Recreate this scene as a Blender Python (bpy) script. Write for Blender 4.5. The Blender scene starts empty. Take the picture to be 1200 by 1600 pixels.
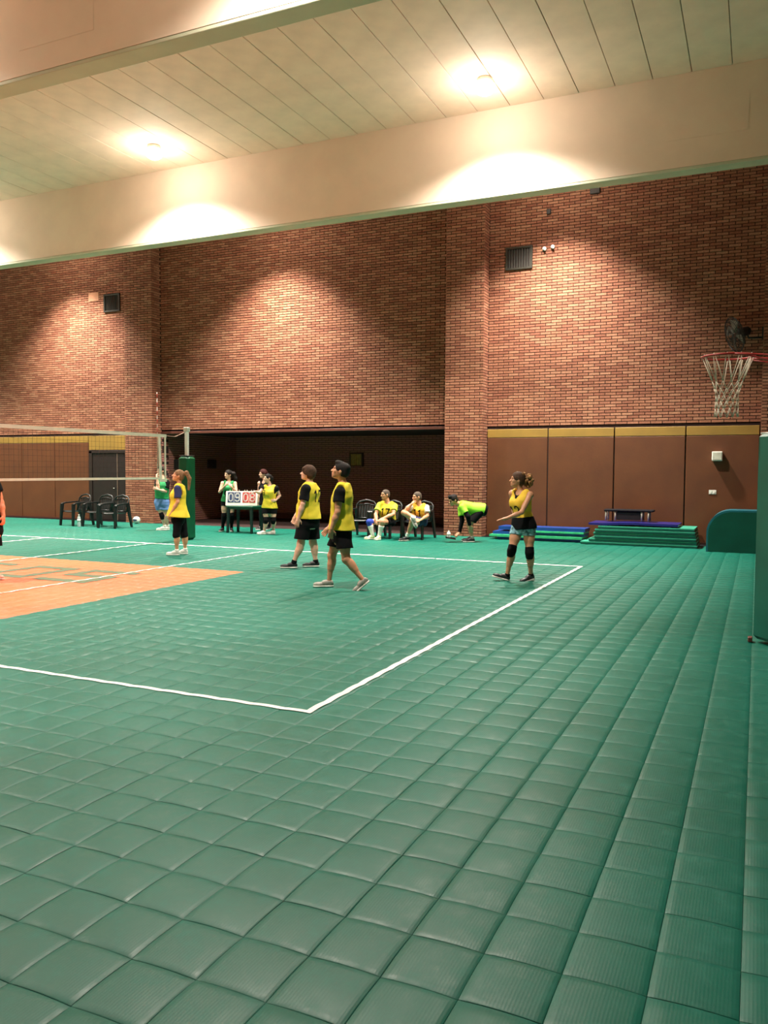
import bpy, math, random
import numpy as np
from mathutils import Vector, Matrix
from mathutils.bvhtree import BVHTree
random.seed(7); RNG = np.random.RandomState(7)
C = bpy.context.scene
COL = C.collection

# ------------------------------------------------------------------ camera
FPX, YAW, PITCH, ROLL = 1269.6, 0.430, -0.0510, 0.0060
CAM = np.array([11.590, -13.536, 1.567])
F0 = np.array([-math.sin(YAW)*math.cos(PITCH), math.cos(YAW)*math.cos(PITCH), math.sin(PITCH)])
R0 = np.array([math.cos(YAW), math.sin(YAW), 0.0]); U0 = np.cross(R0, F0)
RR = R0*math.cos(ROLL)+U0*math.sin(ROLL); UU = -R0*math.sin(ROLL)+U0*math.cos(ROLL)
cd = bpy.data.cameras.new('camera'); co = bpy.data.objects.new('camera', cd); COL.objects.link(co)
cd.sensor_fit = 'VERTICAL'; cd.sensor_height = 36.0; cd.lens = 36.0*FPX/1600.0
cd.clip_start = 0.05; cd.clip_end = 200
co.matrix_world = Matrix(((RR[0], UU[0], -F0[0], CAM[0]), (RR[1], UU[1], -F0[1], CAM[1]), (RR[2], UU[2], -F0[2], CAM[2]), (0, 0, 0, 1)))
C.camera = co
RH = R0.copy(); DH = np.array([-math.sin(YAW), math.cos(YAW), 0.0]); ZH = np.array([0, 0, 1.0])

def ray(u, v):
    return F0+(u-600)/FPX*RR-(v-800)/FPX*UU
def at(u, v, axis, val):
    d = ray(u, v); return CAM+d*(val-CAM[axis])/d[axis]
def proj(P):
    d = np.asarray(P, float)-CAM; z = d@F0
    return 600+FPX*(d@RR)/z, 800-FPX*(d@UU)/z, z

# ------------------------------------------------------------------ world, view, lamp strengths
w = bpy.data.worlds.new('world'); C.world = w; w.use_nodes = True
w.node_tree.nodes['Background'].inputs[0].default_value = (1, .93, .84, 1)
w.node_tree.nodes['Background'].inputs[1].default_value = 0.02
C.view_settings.view_transform = 'Standard'; C.view_settings.look = 'None'
C.view_settings.gamma = 1; C.view_settings.use_curve_mapping = False
C.view_settings.exposure = 0.85
LAMP_W = {'court': 1800, 'wall': 3100}
FILL_W = {'court': 34, 'wall': 30}
LAMP_COL = (1.0, 0.925, 0.81)
ROW_COURT = [(x, y) for y in (-13.65, -6.45, 0.75) for x in (6.97, -0.51, -8.0, -15.2) if (x, y) != (6.97, -13.65)]
ROW_WALL = [(x, 3.95) for x in (7.3, -0.1, -7.4, -14.7)]
ZB, ZC = 6.93, 8.58                        # underside of beams, ceiling

# ------------------------------------------------------------------ materials
def srgb(c):
    return tuple(((x/255)/12.92 if x/255 <= .04045 else ((x/255+.055)/1.055)**2.4) for x in c)+(1,)
MATS = {}
def mat(name, col, rough=.6, metal=0, var=.12, scale=8, bump=0, bscale=60, emit=0, detail=4, col2=None, spec=.5, alpha=1, trans=0, sheen=0):
    if name in MATS: return MATS[name]
    m = bpy.data.materials.new(name); m.use_nodes = True; nt = m.node_tree; N = nt.nodes; L = nt.links
    b = N['Principled BSDF']; c = srgb(col)
    c2 = srgb(col2) if col2 else tuple(min(1, x*(1-var*2.2)) for x in c[:3])+(1,)
    b.inputs['Roughness'].default_value = rough; b.inputs['Metallic'].default_value = metal
    b.inputs['Specular IOR Level'].default_value = spec
    tc = N.new('ShaderNodeTexCoord')
    ns = N.new('ShaderNodeTexNoise'); ns.inputs['Scale'].default_value = scale; ns.inputs['Detail'].default_value = detail
    L.new(tc.outputs['Object'], ns.inputs['Vector'])
    mr = N.new('ShaderNodeMapRange'); mr.inputs[1].default_value = .35; mr.inputs[2].default_value = .68
    L.new(ns.outputs['Fac'], mr.inputs[0])
    mx = N.new('ShaderNodeMix'); mx.data_type = 'RGBA'; mx.inputs[6].default_value = c; mx.inputs[7].default_value = c2
    L.new(mr.outputs[0], mx.inputs[0]); L.new(mx.outputs[2], b.inputs['Base Color'])
    if bump:
        n2 = N.new('ShaderNodeTexNoise'); n2.inputs['Scale'].default_value = bscale; n2.inputs['Detail'].default_value = 3
        L.new(tc.outputs['Object'], n2.inputs['Vector'])
        bp = N.new('ShaderNodeBump'); bp.inputs['Strength'].default_value = bump; bp.inputs['Distance'].default_value = .01
        L.new(n2.outputs['Fac'], bp.inputs['Height']); L.new(bp.outputs[0], b.inputs['Normal'])
    if emit:
        b.inputs['Emission Color'].default_value = c; b.inputs['Emission Strength'].default_value = emit
    if trans: b.inputs['Transmission Weight'].default_value = trans
    if alpha < 1: b.inputs['Alpha'].default_value = alpha
    if sheen: b.inputs['Sheen Weight'].default_value = sheen
    m['nt'] = 1; MATS[name] = m
    return m

def floor_mat(name, col, col2, scuff):
    m = bpy.data.materials.new(name); m.use_nodes = True; nt = m.node_tree; N = nt.nodes; L = nt.links
    b = N['Principled BSDF']; g = N.new('ShaderNodeNewGeometry')
    n1 = N.new('ShaderNodeTexNoise'); n1.inputs['Scale'].default_value = .55; n1.inputs['Detail'].default_value = 3
    n2 = N.new('ShaderNodeTexNoise'); n2.inputs['Scale'].default_value = 9; n2.inputs['Detail'].default_value = 8; n2.inputs['Roughness'].default_value = .7
    for n in (n1, n2): L.new(g.outputs['Position'], n.inputs['Vector'])
    mx = N.new('ShaderNodeMix'); mx.data_type = 'RGBA'; mx.inputs[6].default_value = srgb(col); mx.inputs[7].default_value = srgb(col2)
    mr = N.new('ShaderNodeMapRange'); mr.inputs[1].default_value = .35; mr.inputs[2].default_value = .65
    L.new(n1.outputs['Fac'], mr.inputs[0]); L.new(mr.outputs[0], mx.inputs[0])
    m2 = N.new('ShaderNodeMix'); m2.data_type = 'RGBA'; m2.inputs[7].default_value = srgb(scuff)
    mr2 = N.new('ShaderNodeMapRange'); mr2.inputs[1].default_value = .52; mr2.inputs[2].default_value = .8; mr2.inputs[4].default_value = .38
    L.new(n2.outputs['Fac'], mr2.inputs[0]); L.new(mr2.outputs[0], m2.inputs[0]); L.new(mx.outputs[2], m2.inputs[6])
    L.new(m2.outputs[2], b.inputs['Base Color'])
    mr3 = N.new('ShaderNodeMapRange'); mr3.inputs[1].default_value = .3; mr3.inputs[2].default_value = .7; mr3.inputs[3].default_value = .36; mr3.inputs[4].default_value = .58
    L.new(n2.outputs['Fac'], mr3.inputs[0]); L.new(mr3.outputs[0], b.inputs['Roughness'])
    # fine moulded ribs of the tile surface
    wv = N.new('ShaderNodeTexWave'); wv.inputs['Scale'].default_value = 28; wv.inputs['Distortion'].default_value = .4; wv.bands_direction = 'X'
    L.new(g.outputs['Position'], wv.inputs['Vector'])
    ad = N.new('ShaderNodeMath'); ad.operation = 'MULTIPLY_ADD'; ad.inputs[1].default_value = .35
    L.new(wv.outputs['Fac'], ad.inputs[0]); L.new(n2.outputs['Fac'], ad.inputs[2])
    bp = N.new('ShaderNodeBump'); bp.inputs['Strength'].default_value = .14; bp.inputs['Distance'].default_value = .003
    L.new(ad.outputs[0], bp.inputs['Height']); L.new(bp.outputs[0], b.inputs['Normal'])
    b.inputs['Specular IOR Level'].default_value = .38
    return m
M_FG = floor_mat('floor_green', (4, 97, 80), (6, 107, 90), (54, 142, 124))
M_FO = floor_mat('floor_orange', (236, 118, 76), (230, 110, 72), (242, 146, 112))
M_FL = floor_mat('floor_letter', (98, 116, 88), (92, 108, 84), (124, 134, 108))
M_TAPE = mat('line_tape', (236, 240, 232), .5, var=.06, scale=3, bump=.1)
BR = [mat('brick_%s' % n, c, .85, var=.16, scale=35, bump=.35, bscale=120) for n, c in
      [('red', (154, 98, 74)), ('tan', (166, 110, 84)), ('plain', (159, 104, 77)), ('rust', (145, 89, 66)), ('pale', (173, 120, 92))]]
DBR = [mat('lifted_brick_%s' % n, c, .8, var=.16, scale=35, bump=.35, bscale=120) for n, c in
       [('red', (178, 118, 104)), ('brown', (172, 118, 98)), ('plum', (174, 116, 108))]]  # alcove brick colours raised to stand in for light missing there
M_MORT = mat('mortar', (40, 20, 15), .95, var=.12, scale=20, bump=.4)
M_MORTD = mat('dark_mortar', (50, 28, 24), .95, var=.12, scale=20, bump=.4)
M_CEIL = mat('ceiling_paint', (252, 224, 202), .75, var=.05, scale=2, bump=.05)
M_GROOVE = mat('ceiling_groove', (120, 106, 86), .9)
M_BEAM = mat('beam_paint', (244, 220, 198), .6, var=.04, scale=1.2, bump=.05, bscale=20)
M_BEDGE = mat('beam_edge_paint', (206, 208, 180), .6, var=.04, scale=2)
M_PAD = mat('brown_wall_pad', (98, 54, 23), .6, var=.1, scale=1.6, bump=.1, bscale=30, col2=(86, 45, 18))
M_PADB = mat('ochre_pad_band', (152, 118, 48), .6, var=.1, scale=2, bump=.1)
M_DARK = mat('dark_metal', (40, 32, 30), .5)
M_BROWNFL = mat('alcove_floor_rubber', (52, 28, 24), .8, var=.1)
M_PLAIN = mat('side_wall_paint', (120, 76, 58), .8, var=.1, scale=3)
M_BLK = mat('black_plastic', (22, 27, 26), .42, var=.1)
M_WHITE = mat('white_paint', (232, 232, 224), .45, var=.04)

# ------------------------------------------------------------------ helpers
def setp(o, label=None, cat=None, group=None, kind=None):
    if label: o['label'] = label
    if cat: o['category'] = cat
    if group: o['group'] = group
    if kind: o['kind'] = kind
    return o
def thing(name, label, cat, loc=(0, 0, 0), rz=0, group=None):
    o = bpy.data.objects.new(name, None); COL.objects.link(o); o.location = loc; o.rotation_euler = (0, 0, rz)
    o.empty_display_size = .1
    return setp(o, label, cat, group)
def link(name, me, parent=None, world=False):
    o = bpy.data.objects.new(name, me); COL.objects.link(o)
    if parent is not None:
        o.parent = parent
        if world: o.location = -parent.location
    return o
def dup(root, loc, rz=None, label=None):
    r = root.copy(); COL.objects.link(r); r.location = loc
    if rz is not None: r.rotation_euler = (0, 0, rz)
    if label: r['label'] = label
    for ch in list(root.children):
        c = ch.copy(); COL.objects.link(c); c.parent = r
        for g in ch.children:
            d = g.copy(); COL.objects.link(d); d.parent = c
    return r

class MB:
    def __init__(s): s.v = []; s.f = []; s.m = []; s.sm = []
    def add(s, V, F, mi=0, smooth=False):
        n = len(s.v); s.v += [tuple(map(float, p)) for p in V]; s.f += [tuple(i+n for i in f) for f in F]
        s.m += [mi]*len(F); s.sm += [smooth]*len(F); return s
    def box(s, lo, hi, mi=0, T=None, bev=0):
        (x0, y0, z0), (x1, y1, z1) = lo, hi
        if bev:
            b = min(bev, (x1-x0)*.45, (y1-y0)*.45, (z1-z0)*.45); V = []; F = []
            ring = lambda z, i: [(x0+b+i, y0+i, z), (x1-b-i, y0+i, z), (x1-i, y0+b+i, z), (x1-i, y1-b-i, z), (x1-b-i, y1-i, z), (x0+b+i, y1-i, z), (x0+i, y1-b-i, z), (x0+i, y0+b+i, z)]
            V = ring(z0, b*.8)+ring(z0+b, 0)+ring(z1-b, 0)+ring(z1, b*.8)
            F = [tuple(range(7, -1, -1)), tuple(range(24, 32))]
            for k in range(3):
                for i in range(8): F.append((k*8+i, k*8+(i+1) % 8, (k+1)*8+(i+1) % 8, (k+1)*8+i))
        else:
            V = [(x0, y0, z0), (x1, y0, z0), (x1, y1, z0), (x0, y1, z0), (x0, y0, z1), (x1, y0, z1), (x1, y1, z1), (x0, y1, z1)]
            F = [(3, 2, 1, 0), (4, 5, 6, 7), (0, 1, 5, 4), (1, 2, 6, 5), (2, 3, 7, 6), (3, 0, 4, 7)]
        if T is not None: V = [tuple(T @ Vector(p)) for p in V]
        return s.add(V, F, mi)
    def tube(s, pts, r, n=8, mi=0, closed=False, cap=True):
        P = [np.array(p, float) for p in pts]; m = len(P)
        rr = r if hasattr(r, '__len__') else [r]*m
        V = []; F = []; prev = None
        for i in range(m):
            a = P[(i-1) % m] if (closed or i > 0) else P[i]; b = P[(i+1) % m] if (closed or i < m-1) else P[i]
            t = b-a; t = t/(np.linalg.norm(t)+1e-9)
            if prev is None:
                h = np.array([0, 0, 1.]) if abs(t[2]) < .9 else np.array([1., 0, 0])
                x = np.cross(h, t)
            else: x = prev-t*(prev@t)
            x /= np.linalg.norm(x)+1e-9; prev = x; y = np.cross(t, x)
            for k in range(n):
                an = 2*math.pi*k/n; V.append(P[i]+rr[i]*(math.cos(an)*x+math.sin(an)*y))
        for i in range(m if closed else m-1):
            for k in range(n):
                a, b = i*n+k, i*n+(k+1) % n; j = (i+1) % m
                F.append((a, b, j*n+(k+1) % n, j*n+k))
        if cap and not closed: F += [tuple(range(n-1, -1, -1)), tuple((m-1)*n+k for k in range(n))]
        return s.add(V, F, mi, n > 4)
    def lathe(s, prof, n=24, mi=0, c=(0, 0, 0), smooth=True):
        V = []; F = []
        for (r, z) in prof:
            for k in range(n):
                a = 2*math.pi*k/n; V.append((c[0]+r*math.cos(a), c[1]+r*math.sin(a), c[2]+z))
        for i in range(len(prof)-1):
            for k in range(n): F.append((i*n+k, i*n+(k+1) % n, (i+1)*n+(k+1) % n, (i+1)*n+k))
        F += [tuple(range(n-1, -1, -1)), tuple((len(prof)-1)*n+k for k in range(n))]
        return s.add(V, F, mi, smooth)
    def mesh(s, name, mats):
        me = bpy.data.meshes.new(name); me.from_pydata(s.v, [], s.f)
        for m in (mats if isinstance(mats, (list, tuple)) else [mats]): me.materials.append(m)
        me.polygons.foreach_set('material_index', s.m); me.polygons.foreach_set('use_smooth', s.sm); me.update(); return me
    def obj(s, name, mats, parent=None, world=False): return link(name, s.mesh(name, mats), parent, world)
def struct(o, label=None): return setp(o, label, kind='structure')

# ------------------------------------------------------------------ floor: domed interlocking tiles
TP, TX0, TY0 = .2550, 10.82, -11.05
TPY = .2560
def tz(x, y):
    fx = ((x-TX0)/TP) % 1; fy = ((y-TY0)/TPY) % 1
    e = lambda t: 1-abs(2*t-1)**2.0
    return -.0085+.0085*e(fx)*.5+.012*e(fy)*.5
fl = MB().box((-16, -18, -.12), (16, 5.06, -.016)); floor = struct(fl.obj('floor', M_FG), 'green interlocking domed sports tiles with an orange centre area')
def tile_geo(n, w=TP, h=TPY, g=.0007):
    ts = [0, .012]+[i/n for i in range(1, n)]+[.988, 1]
    V = []; F = []; m = len(ts)
    for j in ts:
        for i in ts:
            e = lambda t: 1-abs(2*t-1)**2.0
            z = -.0085+.0085*.5*(e(i)+e(j))
            if i in (0, 1) or j in (0, 1): z -= .0014
            V.append((g+(w-2*g)*i-w/2, g+(h-2*g)*j-h/2, z))
    for j in range(m-1):
        for i in range(m-1): F.append((j*m+i, j*m+i+1, (j+1)*m+i+1, (j+1)*m+i))
    return V, F
def is_orange(ix, iy):
    x = TX0+(ix+.5)*TP; y = TY0+(iy+.5)*TPY
    return -4.6 < x < 4.47 and -8.9 < y < -3.05
tl = []
for ix in range(-100, 22):
    for iy in range(-12, 66):
        x = TX0+(ix+.5)*TP; y = TY0+(iy+.5)*TPY
        if y > 5.02: continue
        u, v, z = proj((x, y, 0))
        if z < .6 or x < -13.5: continue
        mgn = 500 if z > 3 else 900
        if -mgn < u < 1200+mgn and v < 1600+500: tl.append((ix, iy, z, 0 < u < 1210 and v < 1610))
tl.sort(key=lambda t: (not t[3], t[2]))
V, F = tile_geo(9)
pg = MB().add(V, F, 0, True).mesh('tile', M_FG)
for ix, iy, z, inn in tl[:300]:
    o = link('tile', pg, floor); o.location = (TX0+(ix+.5)*TP, TY0+(iy+.5)*TPY, RNG.uniform(-.0006, .0006))
    o.rotation_euler = (RNG.uniform(-.004, .004), RNG.uniform(-.004, .004), 0)
def fast_mesh(name, V, F, mi, mats, smooth=True):
    me = bpy.data.meshes.new(name); V = np.asarray(V, np.float32); F = np.asarray(F, np.int32)
    me.vertices.add(len(V)); me.vertices.foreach_set('co', V.ravel())
    k = F.shape[1]; me.loops.add(F.size); me.loops.foreach_set('vertex_index', F.ravel())
    me.polygons.add(len(F)); me.polygons.foreach_set('loop_start', np.arange(0, F.size, k, dtype=np.int32))
    for m in mats: me.materials.append(m)
    if mi is not None: me.polygons.foreach_set('material_index', np.asarray(mi, np.int32))
    me.polygons.foreach_set('use_smooth', np.full(len(F), smooth, bool)); me.update(); me.validate(); return me
V, F = tile_geo(4); V = np.array(V); F = np.array(F)
rest = tl[300:]
off = np.array([(TX0+(ix+.5)*TP, TY0+(iy+.5)*TPY, RNG.uniform(-.0006, .0006)) for ix, iy, z, i in rest])
tlt = RNG.uniform(-.004, .004, (len(rest), 2))
AV = V[None]+off[:, None]; AV[..., 2] += V[None, :, 0]*tlt[:, :1]+V[None, :, 1]*tlt[:, 1:]
AF = F[None]+(np.arange(len(rest))*len(V))[:, None, None]
mi = np.repeat([1 if is_orange(ix, iy) else 0 for ix, iy, z, i in rest], len(F))
o = link('floor_tiling', fast_mesh('floor_tiling', AV.reshape(-1, 3), AF.reshape(-1, 4), mi, [M_FG, M_FO]), floor); o['kind'] = 'stuff'

def drape(mb, x0, y0, x1, y1, lift=.0036, st=.021):
    nx = max(1, int(math.ceil((x1-x0)/st))); ny = max(1, int(math.ceil((y1-y0)/st)))
    V = [(x0+(x1-x0)*i/nx, y0+(y1-y0)*j/ny, 0) for j in range(ny+1) for i in range(nx+1)]
    V = [(x, y, tz(x, y)+lift) for x, y, _ in V]
    F = [(j*(nx+1)+i, j*(nx+1)+i+1, (j+1)*(nx+1)+i+1, (j+1)*(nx+1)+i) for j in range(ny) for i in range(nx)]
    mb.add(V, F, 0, True)
def line(name, label, x0, y0, x1, y1, gaps=()):
    mb = MB(); lo, hi = (x0, x1) if x1-x0 > y1-y0 else (y0, y1); c = lo; ed = []
    for g in gaps: ed.append((c, g-.012)); c = g+.012
    ed.append((c, hi))
    for a, b in ed:
        if x1-x0 > y1-y0: drape(mb, a, y0, b, y1)
        else: drape(mb, x0, a, x1, b)
    o = mb.obj(name, M_TAPE); setp(o, label, 'court line', 'white court lines'); return o
line('court_line', 'white end line running away from the near corner of the court', 8.955, -9.03, 9.005, .02)
line('court_line', 'white near side line in the foreground left of the court corner', -2, -9.03, 8.955, -8.98)
line('court_line', 'thin white far side line nearest the seated players', -9, -.03, 8.955, .02, [-6.2, -3.1, -1.4, .9, 2.2, 4.3, 6.4, 7.7])
line('court_line', 'white attack line crossing the orange area, nearer one', 2.97, -8.98, 3.02, -.03, [-6.3, -5.2])
line('court_line', 'white centre line below the volleyball net', -.025, -8.98, .025, -.03, [-3.4])
line('court_line', 'white attack line beyond the net at the far left', -3.02, -8.98, -2.97, -.03)
# lettering on the orange area
def letters():
    S = .2
    def bars(mb, L):
        for r in L: drape(mb, *r, lift=.0028)
    t, b = -3.98, -5.18
    m = MB(); bars(m, [(2.28, t-S, 3.22, t), (2.28, -4.66, 2.28+S, t-S), (2.28+S, -4.66, 3.22, -4.46), (3.02, b+S, 3.22, -4.66), (2.24, b, 3.22, b+S)])
    setp(m.obj('floor_letter', M_FL), 'grey-green block letter S on the orange floor under the attack line', 'lettering', None)
    m = MB(); bars(m, [(1.1, t-S, 2.02, t), (1.1, b+S, 1.1+S, t-S), (1.82, b+S, 2.02, t-S), (1.1, b, 2.02, b+S)])
    setp(m.obj('floor_letter', M_FL), 'grey-green block letter O on the orange floor', 'lettering', None)
    m = MB(); bars(m, [(-.22, t-S, .7, t), (-.22, b+S, 0, t-S), (-.22, b, .7, b+S)])
    setp(m.obj('floor_letter', M_FL), 'grey-green block letter cut by the left frame edge, left of the O', 'lettering', None)
letters()
# alcove floor
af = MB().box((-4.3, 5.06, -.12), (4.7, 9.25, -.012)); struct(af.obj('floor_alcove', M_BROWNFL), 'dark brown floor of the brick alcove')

# ------------------------------------------------------------------ brick walls
BL, BH, JT = .2515, .0662, .0125
def brick_geo(w, flip=1, d=.022, c=.0015):
    x0, x1 = 0, w; z0, z1 = 0, BH-JT
    V = [(x0, d, z0), (x1, d, z0), (x1, d, z1), (x0, d, z1), (x0+c, 0, z0+c), (x1-c, 0, z0+c), (x1-c, 0, z1-c), (x0+c, 0, z1-c)]
    F = [(4, 5, 6, 7), (0, 1, 5, 4), (1, 2, 6, 5), (2, 3, 7, 6), (3, 0, 4, 7)]
    return V, F
def brick_field(parent, org, ax, nrm, length, z0, z1, mats, singles=0, holes=()):
    """bricks on a wall face starting at org, running along ax; nrm points out of the wall"""
    org = np.array(org, float); ax = np.array(ax, float); nrm = np.array(nrm, float); up = np.array([0, 0, 1.])
    rz = math.atan2(ax[1], ax[0]); items = []
    row = 0; z = math.ceil(z0/BH-1e-6)*BH
    while z+BH-JT <= z1+.004:
        r = int(round(z/BH)); x = 0 if r % 2 == 0 else -BL/2
        while x < length-.02:
            a = max(0, x); b = min(length, x+BL-JT)
            if b-a > .03:
                cx = (a+b)/2
                ok = all(not (h[0] < cx < h[1] and h[2] < z+BH/2 < h[3]) for h in holes)
                if ok: items.append((a, b-a, z))
            x += BL
        z += BH
    sc = []
    for a, w_, z in items:
        p = org+ax*(a+w_/2)+up*z
        u, v, d = proj(p); vis = d > 0 and 0 <= u <= 1200 and v >= 240 and w_ > BL-JT-.01
        sc.append((0 if vis else 1, d))
    order = sorted(range(len(items)), key=lambda i: sc[i])
    single = set(i for i in order[:singles] if sc[i][0] == 0)
    out = nrm
    cache = {}
    Vs = []; Fs = []; Ms = []
    # local frame: x along ax, y = -nrm (into wall), z up ; winding depends on handedness
    hand = np.dot(np.cross(ax, -out), up) > 0
    for i, (a, w_, z) in enumerate(items):
        dy = RNG.uniform(-.0015, .0025); mi = RNG.randint(len(mats))
        if i in single and hand:
            key = mi
            if key not in cache:
                V, F = brick_geo(BL-JT); cache[key] = MB().add(V, F).mesh('brick', mats[mi])
            o = link('brick', cache[key], parent)
            p = org+ax*a+up*z+out*(.0+dy)
            o.location = p; o.rotation_euler = (0, 0, rz)
        else:
            V, F = brick_geo(w_)
            n = len(Vs)*8
            P = [org+ax*(a+q[0])+(-out)*(q[1]-dy)+up*(z+q[2]) for q in V]
            Vs.append(P); Fs += [tuple(n+k for k in (f if hand else f[::-1])) for f in F]; Ms += [mi]*5
    if Vs:
        o = link('brickwork', fast_mesh('brickwork', np.array(Vs).reshape(-1, 3), Fs, Ms, mats, False), parent); o['kind'] = 'stuff'
YW, YF, ZPAN, ZREC = 5.45, 5.045, 2.575, 2.643
XL0, XL1, XR0, XR1 = -5.308, -4.295, 4.674, 5.63
XE = 11.63
wb = MB().box((-16, YW+.014, ZREC-.02), (16, YW+.3, ZC))
wb.box((-16, YW+.014, 0), (XL1, YW+.3, ZREC)).box((XR0, YW+.014, 0), (16, YW+.3, ZREC))
wall_back = struct(wb.obj('wall_back', M_MORT), 'tall brick back wall of the sports hall')
holes = [(at(789, 400, 1, YW)[0]+16, at(834, 400, 1, YW)[0]+16, 6.32, 6.86)]
ZTOP = 8.5
brick_field(wall_back, (-14, YW, 0), (1, 0, 0), (0, -1, 0), 14-5.308, ZPAN+.01, ZTOP, BR, 0)
brick_field(wall_back, (XR1, YW, 0), (1, 0, 0), (0, -1, 0), XE-XR1, ZPAN+.01, ZTOP, BR, 300)
wc = struct(MB().box((XL1, YW+.014, ZREC), (XR0, YW+.02, ZTOP)).obj('wall_back_center', M_MORT), 'brick wall bay between the two pillars above the alcove')
brick_field(wc, (XL1, YW, 0), (1, 0, 0), (0, -1, 0), XR0-XL1, ZREC+.03, ZTOP, BR, 300)
def pillar(x0, x1, label, singles):
    p = struct(MB().box((x0+.014, YF+.014, 0), (x1-.014, YW+.05, ZC)).obj('brick_pillar', M_MORT), label)
    brick_field(p, (x0, YF, 0), (1, 0, 0), (0, -1, 0), x1-x0, 0, ZTOP, BR, singles)
    brick_field(p, (x1, YF, 0), (0, 1, 0), (1, 0, 0), YW-YF, 0, ZTOP, BR, 0)
    brick_field(p, (x0, YF, 0), (0, 1, 0), (-1, 0, 0), YW-YF, 0, ZTOP, BR, 0)
    return p
pillar(XR0, XR1, 'projecting brick pillar right of the alcove, behind the bending man', 300)
pillar(XL0, XL1, 'projecting brick pillar left of the alcove, behind the net', 300)
pillar(XE, XE+1.0, 'projecting brick pillar at the right edge of the frame', 60)
# alcove
wa = struct(MB().box((XL1-.3, 9.2+.014, -.05), (XR0+.3, 9.5, ZREC+.3)).box((XL1-.3, YW+.3, -.05), (XL1-.014, 9.3, ZREC+.3)).box((XR0+.014, YW+.3, -.05), (XR0+.3, 9.3, ZREC+.3)).obj('wall_alcove', M_MORTD), 'brick walls of the dark alcove')
brick_field(wa, (XL1, 9.2, 0), (1, 0, 0), (0, -1, 0), XR0-XL1, 0, ZREC, DBR, 300)
brick_field(wa, (XL1, YW, 0), (0, 1, 0), (1, 0, 0), 9.2-YW, 0, ZREC, DBR, 0)
brick_field(wa, (XR0, YW, 0), (0, 1, 0), (-1, 0, 0), 9.2-YW, 0, ZREC, DBR, 0)
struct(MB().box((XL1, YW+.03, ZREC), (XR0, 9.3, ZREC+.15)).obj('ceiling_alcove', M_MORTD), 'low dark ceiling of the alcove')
struct(MB().box((XL1+.002, YW-.012, ZREC-.045), (XR0-.002, YW+.12, ZREC+.028), bev=.006).obj('trim_1', mat('lintel_steel', (98, 52, 40), .5)), 'dark red steel lintel over the alcove opening')
struct(MB().box((XL1+.05, 9.10, -.012), (XR0-.05, 9.19, .17), bev=.006).obj('baseboard_alcove', mat('alcove_base', (74, 40, 34), .6)), 'brown plinth along the alcove back wall')
# remaining walls of the hall
struct(MB().box((-16.3, -18, -.1), (-16, 5.8, ZC)).obj('wall_left', M_PLAIN), 'plain left wall of the hall')
struct(MB().box((13.6, -18, -.1), (13.9, 5.8, ZC)).obj('wall_right', M_PLAIN), 'plain right wall of the hall')
struct(MB().box((-16.3, -18.3, -.1), (16.3, -18, ZC)).obj('wall_front', M_PLAIN), 'plain wall behind the camera')

# ------------------------------------------------------------------ ceiling planks and beams
ceil = struct(MB().box((-16.3, -18.3, ZC+.03), (16.3, 5.8, ZC+.2)).obj('ceiling', M_GROOVE), 'cream boarded ceiling between deep beams')
PW = .6545; beams = [(2.0, 2.28), (-5.2, -4.92), (-12.4, -12.12)]
bays = [(2.28, YW), (-4.92, 2.0), (-12.12, -5.2), (-18, -12.4)]
for bi, (y0, y1) in enumerate(bays):
    me = MB().box((.006, y0, 0), (PW-.006, y1, .03), bev=.005).mesh('plank', M_CEIL)
    x = 9.05-PW*38
    while x < 13.6:
        o = link('plank', me, ceil); o.location = (x, 0, ZC+RNG.uniform(-.002, .004)); x += PW
for (y0, y1), lab in zip(beams, ('far deep cream ceiling beam in front of the brick wall', 'near deep cream ceiling beam at the top left', 'cream ceiling beam behind the camera')):
    b = struct(MB().box((-16, y0, ZB+.035), (16, y1, ZC+.03)).obj('ceiling_beam', M_BEAM), lab)
    MB().box((-16, y0+.006, ZB-.02), (16, y1+.03, ZB+.035), bev=.008).obj('beam_edge', M_BEDGE, b)
    if y0 > 0:
        MB().box((9.95, y0-.004, 7.45), (11.3, y0+.01, 8.05)).obj('access_panel', M_BEAM, b)
    elif y0 > -6:
        MB().box((2.2, y0-.004, 7.3), (3.55, y0+.01, 7.9)).obj('access_panel', M_BEAM, b)

# ------------------------------------------------------------------ lamps
M_LAMPB = mat('lamp_housing', (214, 208, 196), .4); M_LENS = mat('lamp_lens', (255, 246, 226), .3, emit=7, var=0)
def make_lamp(x, y, kind, label, grp):
    t = thing('ceiling_lamp', label, 'lamp', (x, y, ZC), 0, grp)
    MB().lathe([(.13, 0), (.14, -.02), (.14, -.07), (.13, -.08)][::-1], 28).obj('housing', M_LAMPB, t)
    MB().lathe([(.02, -.285), (.09, -.275), (.155, -.235), (.19, -.18), (.19, -.13), (.14, -.075)], 28).obj('lens', M_LENS, t)
    return t
def light(x, y, kind):
    ld = bpy.data.lights.new('lamp_light', 'SPOT'); ld.energy = LAMP_W[kind]; ld.color = LAMP_COL
    ld.spot_size = math.radians(138 if kind == 'court' else 102); ld.spot_blend = .8; ld.shadow_soft_size = .14
    lo = bpy.data.objects.new('lamp_light', ld); COL.objects.link(lo); lo.location = (x, y, ZC-.31)
    pd = bpy.data.lights.new('lamp_fill', 'POINT'); pd.energy = FILL_W[kind]; pd.color = LAMP_COL; pd.shadow_soft_size = .2   # fill added under each lens to brighten the ceiling, besides the diffuser's own light
    po = bpy.data.objects.new('lamp_fill', pd); COL.objects.link(po); po.location = (x, y, ZC-.52); return lo
first = None
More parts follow.
